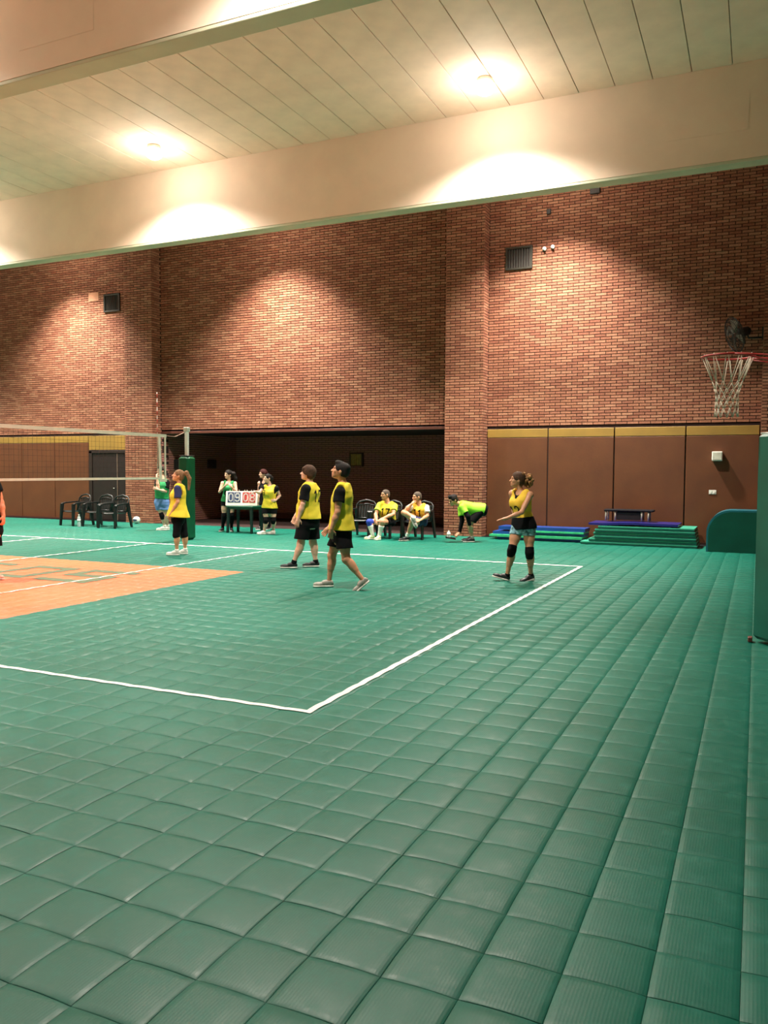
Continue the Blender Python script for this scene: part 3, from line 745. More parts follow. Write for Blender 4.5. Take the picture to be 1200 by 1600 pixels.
# ------------------------------------------------------------------ gym mats
def slab(name, x0, x1, y0, y1, z, th, m, label, grp, edge=None, sag=0, wave=0, rz=0, seed=0):
    cx, cy = (x0+x1)/2, (y0+y1)/2
    t = thing(name, label, 'mat', (cx, cy, z), rz, grp)
    def body(zz0, zz1, sh, nm, mm):
        V = []; F = []; nx, ny = 16, 3; hx, hy = (x1-x0)/2-sh, (y1-y0)/2-sh
        f = lambda x: -sag*max(0, (-x-hx*.35)/hx)**1.2 - sag*.5*max(0, (x-hx*.6)/hx)+wave*math.sin(x*3.2+seed)*.5+wave*.4*math.sin(x*6+seed*2)
        for zz in (zz0, zz1):
            for j in range(ny+1):
                for i in range(nx+1): x = -hx+2*hx*i/nx; V.append((x, -hy+2*hy*j/ny, zz+f(x)))
        W = nx+1; n = W*(ny+1)
        for j in range(ny):
            for i in range(nx):
                a = j*W+i; F.append((n+a, n+a+1, n+a+1+W, n+a+W)); F.append((a, a+W, a+1+W, a+1))
        for i in range(nx):
            F.append((i, i+1, n+i+1, n+i)); a = ny*W+i; F.append((a, n+a, n+a+1, a+1))
        for j in range(ny):
            a = j*W; F.append((a, n+a, n+a+W, a+W)); a += nx; F.append((a, a+W, n+a+W, n+a))
        MB().add(V, F).obj(nm, mm, t)
    body(0, th, 0, 'foam_body', m)
    if edge: body(th*.62, th+.0015, -.004, 'edge_piping', edge)
    return t
M_MG = mat('mat_green', (12, 88, 76), .45, var=.1, scale=3); M_ME = mat('mat_edge', (62, 168, 140), .45)
M_MB = mat('mat_blue', (24, 66, 148), .4, var=.12, scale=3); M_MP = mat('mat_violet', (38, 34, 120), .3, var=.12, scale=3); M_ML = mat('mat_lime', (60, 190, 130), .45)
GN = 'green gym mats in the right stack'
names = ['bottom', 'second', 'third', 'fourth', 'fifth', 'top']
z = 0.0
for i in range(6):
    th = .058
    slab('gym_mat', 8.25+(.18 if i in (2, 4) else .05*i if i else -.12), 10.50-.012*i, 4.28+(.02*(i % 2)), 5.28, z, th, M_MG, 'green gym mat with pale edge, %s of the right stack' % names[i], GN, M_ME, sag=0, rz=0)
    z += th+.0105
zt = z
slab('gym_mat', 8.28, 10.12, 4.36, 5.26, zt+.022, .045, M_MP, 'violet-blue wavy mat lying on top of the green stack', None, None, sag=.02, wave=.012, seed=1)
GB = 'thin mats in the left stack'
z = 0
for i, (m, x0, x1, y0, th, col) in enumerate([(M_MB, 6.15, 8.12, 4.62, .06, 'blue mat at the bottom of the left stack'), (M_ML, 5.98, 8.10, 4.55, .05, 'bright green mat, lower one in the left stack'), (M_MB, 6.02, 8.12, 4.7, .065, 'blue mat in the middle of the left stack'), (M_ML, 6.5, 8.12, 4.64, .035, 'bright green mat, upper one in the left stack'), (M_MB, 6.15, 8.14, 4.72, .075, 'thick blue mat on top of the left stack')]):
    slab('gym_mat', x0, x1, y0, 5.30, z, th, m, col, GB, None); z += th+.002
# low bench on mats
bz = zt+.045+.042
bt = thing('step_bench', 'low black bench on pale legs lying on the gym mats', 'bench', (9.05, 4.98, bz))
MB().box((-.52, -.2, .20), (.52, .2, .245), bev=.015).obj('top', mat('bench_top', (22, 20, 26), .8, spec=.2), bt)
MB().box((-.26, -.15, .02), (.26, .15, .19), bev=.01).obj('center_box', M_DARK, bt)
me = MB().tube([(0, 0, 0), (0, 0, .2)], .018, 10).mesh('leg', mat('pale_metal', (190, 184, 170), .35))
for x in (-.48, -.28, .28, .42):
    for y in (-.16, .16): o = link('leg', me, bt); o.location = (x, y, 0)
# quarter-round foam block
ab = thing('foam_block', 'green quarter-round foam block by the wall pads at the right', 'foam block', (10.70, 3.75, 0))
def qprof(off, n=14):
    Wd, Hh, r = 1.55-off, .83-off, .45-off*.5
    P = [(off, 0)]
    for k in range(n+1):
        a = math.pi-math.pi/2*k/n; P.append((off+r+r*math.cos(a), Hh-r+r*math.sin(a)))
    P += [(Wd, Hh), (Wd, 0)]; return P
def extr(P, y0, y1):
    n = len(P); V = [(x, y0, z) for x, z in P]+[(x, y1, z) for x, z in P]
    F = [tuple(range(n))[::-1], tuple(range(n, 2*n))]+[(i, (i+1) % n, n+(i+1) % n, n+i) for i in range(n)]
    return V, F
M_AB = mat('foam_green', (10, 84, 70), .4, var=.1, scale=3); M_ABE = mat('foam_rim', (34, 112, 128), .4)
V, F = extr(qprof(0), .0, .62); MB().add(V, F).obj('foam_body', M_ABE, ab)
V, F = extr(qprof(.035), -.006, .0); MB().add(V, F).obj('front_face', M_AB, ab)

# ------------------------------------------------------------------ people: implicit surfaces meshed by surface nets
def nrm_(v): v = np.array(v, float); return v/(np.linalg.norm(v)+1e-12)
def cap(a, b, ra, rb=None, k=.02, clips=()): return ('c', np.array(a, float), np.array(b, float), ra, ra if rb is None else rb, k, clips)
def ell(c, M, r, k=.02, clips=()): return ('e', np.array(c, float), np.array(M, float), np.array(r, float), k, clips)
def loft(p0, up, right, fwd, st, k=.02, clips=()):   # st rows: height, half width, half depth, forward shift
    return ('l', np.array(p0, float), np.array([right, fwd, up], float), np.array(st, float), k, clips)
def box_(c, M, r, rd=.01, k=.01, clips=()): return ('b', np.array(c, float), np.array(M, float), np.array(r, float), rd, k, clips)
def bounds(p):
    if p[0] == 'c': r = max(p[3], p[4]); return np.minimum(p[1], p[2])-r, np.maximum(p[1], p[2])+r
    if p[0] == 'e': e = np.abs(p[2]).T @ p[3]; return p[1]-e, p[1]+e
    if p[0] == 'b': e = np.abs(p[2]).T @ p[3]; return p[1]-e, p[1]+e
    st = p[3]; h0, h1 = st[0, 0], st[-1, 0]; pts = []
    a, b = st[:, 1].max(), (st[:, 2]+np.abs(st[:, 3])).max()
    for h in (h0, h1):
        for s in (-1, 1):
            for q in (-1, 1): pts.append(p[1]+p[2][2]*h+p[2][0]*a*s+p[2][1]*b*q)
    pts = np.array(pts); return pts.min(0), pts.max(0)
def evalp(p, X):
    if p[0] == 'c':
        a, b = p[1], p[2]; ab = b-a; L = ab@ab+1e-12
        d = X-a; t = np.clip(d@ab/L, 0, 1)
        return np.linalg.norm(d-t[..., None]*ab, axis=-1)-(p[3]+(p[4]-p[3])*t)
    if p[0] == 'e':
        q = (X-p[1])@p[2].T; r = p[3]; k0 = np.linalg.norm(q/r, axis=-1); k1 = np.linalg.norm(q/(r*r), axis=-1)
        return k0*(k0-1)/np.maximum(k1, 1e-6)
    if p[0] == 'b':
        q = np.abs((X-p[1])@p[2].T)-(p[3]-p[4]); return np.linalg.norm(np.maximum(q, 0), axis=-1)+np.minimum(q.max(-1), 0)-p[4]
    q = (X-p[1])@p[2].T; st = p[3]; h = q[..., 2]; hc = np.clip(h, st[0, 0], st[-1, 0])
    a = np.interp(hc, st[:, 0], st[:, 1]); b = np.interp(hc, st[:, 0], st[:, 2]); o = np.interp(hc, st[:, 0], st[:, 3])
    x = np.abs(q[..., 0])/a; y = np.abs(q[..., 1]-o)/b
    d1 = ((x**2.4+y**2.4)**(1/2.4)-1)*np.minimum(a, b)
    return np.maximum(d1, np.maximum(st[0, 0]-h, h-st[-1, 0]))
def sdf_mesh(prims, vox, name, m, parent, clips=(), sub=(), wrinkle=0, seed=0, mats=None, disp=None):
    lo = np.min([bounds(p)[0] for p in prims], 0)-3*vox-.01; hi = np.max([bounds(p)[1] for p in prims], 0)+3*vox+.01
    n = np.ceil((hi-lo)/vox).astype(int)+1
    ax = [lo[i]+vox*np.arange(n[i]) for i in range(3)]
    D = np.full(n, 1.0, np.float32)
    def region(b0, b1, mg):
        i0 = np.maximum(0, np.floor((b0-mg-lo)/vox).astype(int)); i1 = np.minimum(n, np.ceil((b1+mg-lo)/vox).astype(int)+1)
        if (i1 <= i0).any(): return None
        return tuple(slice(a, b) for a, b in zip(i0, i1))
    def grid(sl):
        return np.stack(np.meshgrid(*[ax[i][sl[i]] for i in range(3)], indexing='ij'), -1)
    for p in prims:
        k = p[-2]; b0, b1 = bounds(p); sl = region(b0, b1, k+3*vox)
        if sl is None: continue
        X = grid(sl); d = evalp(p, X)
        for (q, nn) in p[-1]: d = np.maximum(d, (X-q)@nn)
        a = D[sl]; h = np.maximum(k-np.abs(a-d), 0)/max(k, 1e-6)
        D[sl] = np.minimum(a, d)-h*h*k/4
    for p in sub:
        b0, b1 = bounds(p); sl = region(b0, b1, 4*vox)
        if sl is None: continue
        X = grid(sl); d = evalp(p, X); D[sl] = np.maximum(D[sl], -d)
    if clips or wrinkle:
        X = grid(tuple(slice(0, k) for k in n))
        if wrinkle:
            s = seed*1.7
            D += wrinkle*(np.sin(X[..., 0]*31+X[..., 2]*17+s)*np.sin(X[..., 1]*27-X[..., 2]*9+s)+.7*np.sin(X[..., 2]*46+X[..., 0]*21-X[..., 1]*25+2*s)).astype(np.float32)
        for (q, nn) in clips: D = np.maximum(D, ((X-q)@nn).astype(np.float32))
    # surface nets
    S = D < 0
    c = [S[i:n[0]-1+i, j:n[1]-1+j, k:n[2]-1+k] for i in (0, 1) for j in (0, 1) for k in (0, 1)]
    tot = sum(x.astype(np.int8) for x in c); act = (tot > 0) & (tot < 8)
    I = np.argwhere(act)
    if len(I) == 0: return None
    idx = np.full(act.shape, -1, np.int32); idx[act] = np.arange(len(I))
    cor = np.array([(i, j, k) for i in (0, 1) for j in (0, 1) for k in (0, 1)])
    val = np.stack([D[I[:, 0]+a, I[:, 1]+b, I[:, 2]+c_] for a, b, c_ in cor], 1)
    P = np.zeros((len(I), 3)); cnt = np.zeros(len(I))
    for a in range(8):
        for b in range(a+1, 8):
            if np.abs(cor[a]-cor[b]).sum() != 1: continue
            va, vb = val[:, a], val[:, b]; mk = (va < 0) != (vb < 0)
            t = np.where(mk, va/np.where(mk, va-vb, 1), 0)
            P += mk[:, None]*(cor[a]+(cor[b]-cor[a])*t[:, None]); cnt += mk
    V = lo+(I+P/cnt[:, None])*vox
    F = []
    for axn in range(3):
        u, v = (axn+1) % 3, (axn+2) % 3
        sa = [slice(0, -1)]*3; sb = [slice(0, -1)]*3; sb[axn] = slice(1, None)
        sA = S[tuple(slice(0, n[i]-1) if i == axn else slice(0, n[i]) for i in range(3))]; sB = S[tuple(slice(1, n[i]) if i == axn else slice(0, n[i]) for i in range(3))]
        E_ = np.argwhere(sA != sB)
        E_ = E_[(E_[:, u] > 0) & (E_[:, v] > 0) & (E_[:, u] < n[u]-1) & (E_[:, v] < n[v]-1)]
        if len(E_) == 0: continue
        def g(du, dv):
            q = E_.copy(); q[:, u] -= du; q[:, v] -= dv; return idx[q[:, 0], q[:, 1], q[:, 2]]
        f = np.stack([g(1, 1), g(0, 1), g(0, 0), g(1, 0)], 1)
        inside = S[E_[:, 0], E_[:, 1], E_[:, 2]]
        f[~inside] = f[~inside][:, ::-1]; F.append(f)
    F = np.concatenate(F); F = F[(F >= 0).all(1)]
    org = np.array(parent.matrix_world.translation) if False else np.array(WORLD[parent.name])
    me = fast_mesh(name, V-org, F, None, [m], True)
    o = link(name, me, parent); o['_w'] = 0; del o['_w']
    WORLD[o.name] = tuple(org); o_loc = (0, 0, 0)
    return o
WORLD = {}
def tubechild(name, pts, r, m, parent, n=8):
    org = np.array(WORLD[parent.name]); mb = MB().tube([np.array(p)-org for p in pts], r, n); o = mb.obj(name, m, parent); WORLD[o.name] = tuple(org); return o
def number(txt, garment, origin, right, up, fwd, h, m, parent, wd=.16):
    """digits laid on a garment: cast onto its surface along -fwd"""
    org = np.array(WORLD[parent.name]); me = garment.data
    vs = [v.co.copy() for v in me.vertices]; bv = BVHTree.FromPolygons(vs, [tuple(p.vertices) for p in me.polygons])
    x = -len(txt)*.4*h+.07*h; AV, AF = [], []
    for ch in txt:
        V, F = ribbon(SEG[ch], wd); n0 = len(AV)
        for (a, b) in V:
            o = np.array(origin)+right*(x+a*h*.9)+up*(b-.5)*h-org
            hit = bv.ray_cast(Vector(o+fwd*.4), Vector(-fwd))
            AV.append(np.array(hit[0])+fwd*.004 if hit[0] is not None else o)
        AF += [tuple(i+n0 for i in f) for f in F]+[tuple(i+n0 for i in f)[::-1] for f in F]; x += .8*h
    mb = MB().add(AV, AF); o = mb.obj('number', m, parent); WORLD[o.name] = tuple(org); return o

SK = {'fair': mat('skin_fair', (226, 176, 150), .5, var=.05, scale=6), 'tan': mat('skin_tan', (196, 140, 106), .5, var=.05, scale=6),
      'olive': mat('skin_olive', (206, 150, 112), .5, var=.05, scale=6), 'red': mat('skin_warm', (232, 140, 100), .5, var=.05, scale=6)}
M_YEL = mat('bib_yellow', (226, 204, 44), .75, var=.05, scale=5, bump=.3, bscale=260)
M_YELO = mat('bib_golden', (232, 190, 50), .75, var=.05, scale=5, bump=.3, bscale=260)
M_GRN = mat('bib_green', (22, 150, 84), .7, var=.08, scale=5, bump=.2, bscale=260)
M_NEON = mat('tee_neon', (158, 232, 50), .7, var=.05, scale=5)
M_BLC = mat('cloth_black', (13, 13, 16), .85, var=.1, scale=6, spec=.15)
M_NAVY = mat('cloth_navy', (34, 42, 92), .8); M_WC = mat('cloth_white', (232, 230, 222), .8, var=.05)
M_BLUEC = mat('knee_blue', (28, 62, 180), .7); M_LBL = mat('shorts_blue', (98, 138, 196), .8, var=.1)
M_PAT = mat('shorts_pattern', (140, 190, 204), .8, scale=26, col2=(62, 92, 100), detail=2)
M_SHW = mat('shoe_white', (230, 228, 220), .5); M_SHG = mat('shoe_grey', (160, 156, 146), .5, var=.2, scale=24)
M_SHB = mat('shoe_black', (34, 34, 38), .5); M_SHN = mat('shoe_neon', (190, 220, 110), .5, scale=24, col2=(236, 236, 220)); M_SOLE = mat('shoe_sole', (226, 224, 214), .6)
HAIR = {'brown': mat('hair_brown', (78, 56, 42), .75, spec=.2, var=.2, scale=40), 'black': mat('hair_black', (30, 24, 22), .75, spec=.25, var=.2, scale=40),
        'dark': mat('hair_dark', (48, 36, 30), .75, spec=.2, var=.2, scale=40), 'grey': mat('hair_grey', (96, 84, 74), .75, spec=.2, var=.2, scale=40),
        'auburn': mat('hair_auburn', (70, 30, 28), .75, spec=.2, var=.2, scale=40), 'blond': mat('hair_blond', (158, 116, 70), .75, spec=.2, scale=30, col2=(86, 58, 36)),
        'light': mat('hair_light', (142, 108, 78), .75, spec=.2, scale=40, col2=(100, 72, 50))}
M_EYE = mat('eye_dark', (30, 22, 18), .2); M_LIP = mat('lip', (170, 92, 80), .5); M_EYW = mat('eye_white', (230, 226, 220), .3)

def person(label, base, sp, group=None, vox=.0075):
    """base: pixel of the ground below the figure; joints are pixels plus depth offset from that plane"""
    g = at(base[0], base[1], 2, 0); dep = (g-CAM)@DH
    def P(j):
        if len(j) == 3:
            d = ray(j[0], j[1]); return CAM+d*((dep+j[2])/(d@DH))
        return np.array(j)
    # camera-facing frame at this place
    vr = nrm_((g-CAM)*[1, 1, 0]); rr = np.array([vr[1], -vr[0], 0])
    W_ = lambda v: nrm_(rr*v[0]+vr*v[1]+ZH*v[2])
    t = thing('person', label, 'person', tuple(g), 0, group); WORLD[t.name] = tuple(g)
    s = sp.get('s', 1.0); fat = sp.get('fat', 1.0); fem = sp.get('fem', False); skin = SK[sp.get('skin', 'olive')]
    pv, nk = P(sp['pv']), P(sp['nk']); up = nrm_(nk-pv); TL = np.linalg.norm(nk-pv)
    tf = W_(sp['tf']); fwd = nrm_(tf-up*(tf@up)); right = np.cross(fwd, up)
    k = s
    # torso stations
    if fem: st = [(-.13, .10, .09, -.01), (-.08, .165, .115, -.01), (0, .168, .118, -.012), (.10, .145, .10, 0), (.2, .122, .088, .006), (.3, .135, .10, .012), (.38, .15, .105, .008), (.44, .14, .085, 0), (.485, .09, .062, -.008), (.52, .05, .05, -.01)]
    else: st = [(-.13, .10, .09, -.01), (-.08, .155, .115, -.01), (0, .158, .115, -.008), (.10, .15, .108, 0), (.2, .148, .105, .008), (.3, .16, .112, .012), (.38, .172, .112, .006), (.44, .165, .092, 0), (.485, .11, .066, -.008), (.52, .055, .052, -.01)]
    st = np.array(st); st[:, 0] *= TL/.52; st[:, 1:3] *= k*fat; st[:, 3] *= k
    belly = sp.get('belly', 0)
    prims = [loft(pv, up, right, fwd, st, .03)]
    if belly: prims.append(ell(pv+up*.16*k+fwd*.05, [right, fwd, up], np.array([.135, .085+belly, .15])*k, .05))
    if fem:
        for sg in (-1, 1): prims.append(ell(pv+up*TL*.66+fwd*.085*k+right*.065*k*sg, [right, fwd, up], np.array([.055, .05, .055])*k, .03))
    # head
    hc = P(sp['h']); hf = W_(sp['face']); hu = nrm_(ZH*1.0+up*sp.get('headlean', .2)+hf*sp.get('hup', 0)); hu = nrm_(hu-hf*(hu@hf)); hr = np.cross(hf, hu)
    HM = np.array([hr, hf, hu]); hs = k*sp.get('hs', 1.0)
    H = lambda x, y, z: hc+(hr*x+hf*y+hu*z)*hs
    He = lambda x, y, z, a, b, c, kk=.02, cl=(): ell(H(x, y, z), HM, np.array([a, b, c])*hs, kk, cl)
    hp = [He(0, -.012, .03, .074, .094, .084), He(0, .028, -.035, .058, .062, .075, .03), He(0, .062, -.088, .028, .024, .022, .03),
          cap(H(0, .086, .006), H(0, .109, -.028), .009*hs, .0135*hs, .012), He(0, .1, -.03, .017, .011, .010, .01),
          He(0, .07, .03, .052, .022, .013, .02), He(0, .078, -.058, .027, .017, .013, .012),
          He(-.04, .06, -.02, .02, .02, .02, .02), He(.04, .06, -.02, .02, .02, .02, .02)]
    for sg in (-1, 1): hp.append(He(sg*.077, -.008, -.008, .011, .022, .032, .008))
    prims += hp
    prims.append(cap(nk-up*.03, H(0, -.025, -.05), .056*k*(.85 if fem else 1), .05*k*(.85 if fem else 1), .03))
    # limbs
    aw = (.85 if fem else 1)*k*fat**.5; lw = (1.0 if fem else 1)*k*fat**.6
    arms = []
    for a in sp['arms']:
        sh, el, wr, tip = [P(q) for q in a['j']]; arms.append((sh, el, wr, tip))
        prims += [cap(nk-up*.055, sh, .046*k, .05*aw, .04), ell(sh, np.eye(3), np.array([.056, .056, .058])*aw, .03),
                  cap(sh, el, .048*aw, .037*aw, .03), cap(sh+(el-sh)*.25, sh+(el-sh)*.7, .047*aw, .043*aw, .02),
                  cap(el, el+(wr-el)*.4, .038*aw, .040*aw, .02), cap(el+(wr-el)*.35, wr, .040*aw, .0255*aw, .02)]
        # hand
        hd = nrm_(tip-wr); pn = W_(a.get('palm', (0, 1, 0))); pn = nrm_(pn-hd*(pn@hd)); hx = np.cross(hd, pn)*a.get('side', 1); curl = a.get('curl', .5)
        HS = k*(.86 if fem else .93)
        pc = wr+hd*.045*HS
        prims += [cap(wr, pc, .024*aw, .026*HS, .015), ell(wr+hd*.055*HS, [hx, hd, pn], np.array([.041, .05, .017])*HS, .012)]
        for q, (ln, off) in enumerate(((.066, -.030), (.076, -.010), (.072, .010), (.056, .029))):
            b0 = wr+hd*.092*HS+hx*off*HS; d0 = nrm_(hd+hx*off*3+pn*curl*.5); b1 = b0+d0*ln*.45*HS
            d1 = nrm_(hd*(1-curl*.7)+pn*curl*1.1+hx*off*3); b2 = b1+d1*ln*.33*HS; d2 = nrm_(hd*(1-curl*1.5)+pn*curl*1.4); b3 = b2+d2*ln*.28*HS
            prims += [cap(wr+hd*.05*HS+hx*off*HS*.9, b0, .0105*HS, .0098*HS, .006), cap(b0, b1, .0098*HS, .009*HS, .004), cap(b1, b2, .009*HS, .0085*HS, .004), cap(b2, b3, .0085*HS, .0075*HS, .004)]
        t0 = wr+hd*.025*HS-hx*.028*HS; t1 = t0+nrm_(hd*.7-hx*.75+pn*.25)*.045*HS; t2 = t1+nrm_(hd*1.0-hx*.2+pn*.35)*.038*HS
        prims += [cap(t0, t1, .014*HS, .0115*HS, .01), cap(t1, t2, .011*HS, .009*HS, .004)]
    legs = []
    for i, a in enumerate(sp['legs']):
        hp_, kn, an, toe = [P(q) for q in a['j']]; legs.append((hp_, kn, an, toe))
        cd_ = nrm_(kn-hp_); shn = nrm_(an-kn); td = nrm_(toe-an)
        bk = nrm_(-td+shn*(td@shn))
        prims += [cap(hp_, kn, .083*lw, .055*lw, .04), cap(hp_+(kn-hp_)*.1, hp_+(kn-hp_)*.5, .086*lw, .076*lw, .03), ell(kn, np.eye(3), np.array([.054, .054, .058])*lw, .02),
                  cap(kn, kn+(an-kn)*.3+bk*.008, .050*lw, .052*lw, .03), cap(kn+(an-kn)*.22+bk*.014*lw, kn+(an-kn)*.5+bk*.008, .050*lw, .042*lw, .03), cap(kn+(an-kn)*.4, an, .042*lw, .030*lw, .03)]
        sd_ = W_(a['foot']) if 'foot' in a else nrm_((toe-an)*[1, 1, 0]); uf_ = W_(a['footup']) if 'footup' in a else ZH; uf_ = nrm_(uf_-sd_*(uf_@sd_))
        prims += [cap(an-uf_*.03*k, an-uf_*.055*k+sd_*.10*k, .027*k, .018*k, .02)]
    body = sdf_mesh(prims, vox, 'body', skin, t)
    # ---------------- clothes
    cols = sp['wear']; gv = vox*1.05
    def stations(inf, flare=0, lo=-.13, hi=.52):
        q = st.copy(); q[:, 1:3] += inf
        if lo < q[0, 0]: q = np.vstack([[lo, q[1, 1], q[1, 2], q[1, 3]], q[1:]])
        q[0, 1:3] = q[1, 1:3]
        q[:, 1] += flare*np.clip((.34-q[:, 0])/.4, 0, 1.3); q[:, 2] += flare*np.clip((.34-q[:, 0])/.4, 0, 1.3)
        return q
    def hemclip(v, tilt=(0, 0, 0)):
        q = P((sp['pv'][0], v, 0)); n_ = nrm_(-up+np.array(tilt)) ; return (q, n_)
    bust = [p for p in prims[1:] if p[0] == 'e'][:2] if fem else []
    res = {}
    neckcut = cap(nk-up*.02+fwd*.015, nk+up*.2, .068*k, .10*k)
    for gi, c in enumerate(cols):
        kind, m = c[0], c[1]; o_ = c[2] if len(c) > 2 else {}
        if kind in ('tee', 'bib', 'tank', 'top'):
            inf = {'tee': .012, 'bib': .024, 'tank': .010, 'top': .008}[kind]+o_.get('inf', 0); fl_ = o_.get('flare', .0)
            hem = hemclip(o_['hem']); hh = (hem[0]-pv)@up
            G = [loft(pv, up, right, fwd, stations(inf, fl_, lo=min(-.13, hh-.05)), .03)]
            if belly: G.append(ell(pv+up*.16*k+fwd*.05, [right, fwd, up], np.array([.135, .085+belly, .15])*k+inf, .06))
            if fem: G += [ell(pv+up*TL*.66+fwd*.085*k+right*.065*k*sg, [right, fwd, up], np.array([.055, .05, .055])*k+inf, .05) for sg in (-1, 1)]
            for (sh, el, wr, tip) in arms:
                e1 = sh if kind in ('tee',) else sh-(sh-nk)*.42
                G.append(cap(nk-up*.055, e1, .046*k+inf, .05*aw+inf, .04))
                if kind == 'tee':
                    L = o_.get('sl', .5); e = sh+(el-sh)*L; ax_ = nrm_(el-sh)
                    wid = o_.get('loose', .012)
                    if L <= 1: G.append(cap(sh, sh+(el-sh)*(L+.05), .052*aw+inf, .047*aw+inf+wid, .03, ((e, ax_),)))
                    else:
                        G.append(cap(sh, el, .052*aw+inf, .040*aw+inf, .03)); G.append(cap(el, wr, .042*aw+inf*.7, .028*aw+inf*.5, .02, ((wr-(wr-el)*.03, nrm_(wr-el)),)))
            sub = [neckcut]
            if o_.get('vneck'): sub.append(cap(nk+fwd*.10, nk-up*o_['vneck']+fwd*.16, .075, .03))
            if kind in ('bib', 'tank', 'top'):
                for (sh, el, wr, tip) in arms:
                    lat = 1 if (sh-nk)@right > 0 else -1
                    cc = nk+right*lat*.215*k*fat**.5-up*.10
                    sub.append(ell(cc, [right, fwd, up], np.array([.078, .085, .145])*k, .01))
            cl = [hem]
            if kind == 'top': pass
            gm = sdf_mesh(G, gv, {'tee': 't_shirt', 'bib': 'bib', 'tank': 'tank_top', 'top': 'sports_top'}[kind], m, t, cl, sub, .0022 if kind != 'top' else .0005, seed=gi+base[0]); res[kind] = gm
            for num in o_.get('num', []):
                txt, side, hgt, size, lat = num
                f_ = fwd*side; number(txt, gm, pv+up*hgt*TL+right*lat, right*(1 if side < 0 else -1)*-1 if False else np.cross(up, f_), up, f_, size, M_BLC, t)
        elif kind == 'shorts':
            G = [loft(pv, up, right, fwd, np.array([(-.13, .15, .11, -.01), (-.08, .172, .125, -.01), (0, .172, .125, -.01), (.08, .158, .115, 0), (.13, .15, .108, 0)])*[1, k*fat, k*fat, 1]+[0, .006, .006, 0], .04)]
            L = o_.get('len', .6); lo_ = o_.get('loose', .02); il = o_.get('inf', .012)
            for (hp_, kn, an, toe) in legs:
                e = hp_+(kn-hp_)*L; ax_ = nrm_(kn-hp_)
                if L <= 1: G.append(cap(hp_, hp_+(kn-hp_)*(L+.08), .088*lw+il, (.088+(.055-.088)*L)*lw+il+lo_, .03, ((e, nrm_(ax_*.6-ZH*.5) if o_.get('level', 1) and sp.get('stand', True) else ax_),)))
                else:
                    e = kn+(an-kn)*(L-1); G.append(cap(hp_, kn, .088*lw+il, .057*lw+il, .03)); G.append(cap(kn, kn+(an-kn)*(L-1+.05), .055*lw+il, .050*lw+il, .02, ((e, nrm_(an-kn)),)))
            gm = sdf_mesh(G, gv, o_.get('name', 'shorts'), m, t, ((pv+up*o_.get('top', .13), up),), (), .0018 if L <= 1 else .0005, seed=gi+3)
        elif kind == 'knee':
            for li in o_.get('legs', (0, 1)):
                hp_, kn, an, toe = legs[li]; a0 = kn-nrm_(kn-hp_)*.085*k; a1 = kn+nrm_(an-kn)*.09*k
                sdf_mesh([cap(a0-nrm_(kn-hp_)*.02, kn, .066*lw, .064*lw, .02, ((a0, -nrm_(kn-hp_)),)), cap(kn, a1+nrm_(an-kn)*.02, .064*lw, .058*lw, .02, ((a1, nrm_(an-kn)),))], gv, 'knee_pad', m, t)
        elif kind == 'sock':
            f0 = o_.get('top', .75)
            for li in o_.get('legs', (0, 1)):
                hp_, kn, an, toe = legs[li]; td = nrm_(toe-an); shn = nrm_(an-kn); bk = nrm_(-td+shn*(td@shn)); a0 = kn+(an-kn)*f0; cl = ((a0, -shn),); e_ = .006
                sdf_mesh([cap(kn, kn+(an-kn)*.3+bk*.008, .050*lw+e_, .052*lw+e_, .03, cl), cap(kn+(an-kn)*.22+bk*.014*lw, kn+(an-kn)*.5+bk*.008, .050*lw+e_, .042*lw+e_, .03, cl), cap(kn+(an-kn)*.4, an, .042*lw+e_, .030*lw+e_+.003, .03, cl), cap(an, an+ZH*-.03, .036*k, .034*k, .02, cl)], gv, 'sock', m, t)
    # shoes
    shm = sp.get('shoes', [M_SHW, M_SHW])
    for li, (hp_, kn, an, toe) in enumerate(legs):
        td = nrm_(toe-an); a = sp['legs'][li]
        sole_dir = W_(a['foot']) if 'foot' in a else nrm_((toe-an)*[1, 1, 0])
        upf = nrm_(ZH-sole_dir*(ZH@sole_dir)) if 'footup' not in a else W_(a['footup']); upf = nrm_(upf-sole_dir*(upf@sole_dir)); lt = np.cross(sole_dir, upf)
        heel = an-upf*.082*k-sole_dir*.055*k; Mx = [lt, sole_dir, upf]; L = .27*k*sp.get('foot', 1)
        if 'foot' not in a and 'footup' not in a: heel[2] = 0.001
        c_ = heel+sole_dir*L*.5
        t.update_tag()
        shoe = sdf_mesh([ell(heel+sole_dir*L*.72+upf*.034*k, Mx, np.array([.045, L*.29, .036])*k, .03), ell(heel+sole_dir*L*.25+upf*.048*k, Mx, np.array([.038, L*.27, .048])*k, .03),
                         cap(heel+sole_dir*.05*k+upf*.07*k, heel+sole_dir*.12*k+upf*.055*k, .036*k, .038*k, .02)], gv*.9, 'shoe', shm[li], t, ((heel+upf*.014, -upf),), [cap(an, an+upf*.1-sole_dir*.0, .032*k, .04*k)])
        if shoe is None: continue
        S2 = sdf_mesh([ell(heel+sole_dir*L*.74+upf*.012, Mx, np.array([.048, L*.28, .03])*k, .03), ell(heel+sole_dir*L*.22+upf*.012, Mx, np.array([.04, L*.24, .03])*k, .03), box_(c_+upf*.012, Mx, np.array([.034, L*.36, .02])*k, .01, .03)],
                      gv*.9, 'sole', sp.get('sole', M_SOLE), shoe, ((heel+upf*.001, -upf), (heel+upf*.026, upf)))
        for q in range(3):
            c0 = heel+sole_dir*L*(.46+.09*q)+upf*(.088-.016*q)*k
            if sp.get('laces', True): tubechild('lace', [c0-lt*.022*k-upf*.006, c0+upf*.002, c0+lt*.022*k-upf*.006], .0042, sp.get('lace', M_SHB), shoe, 6)
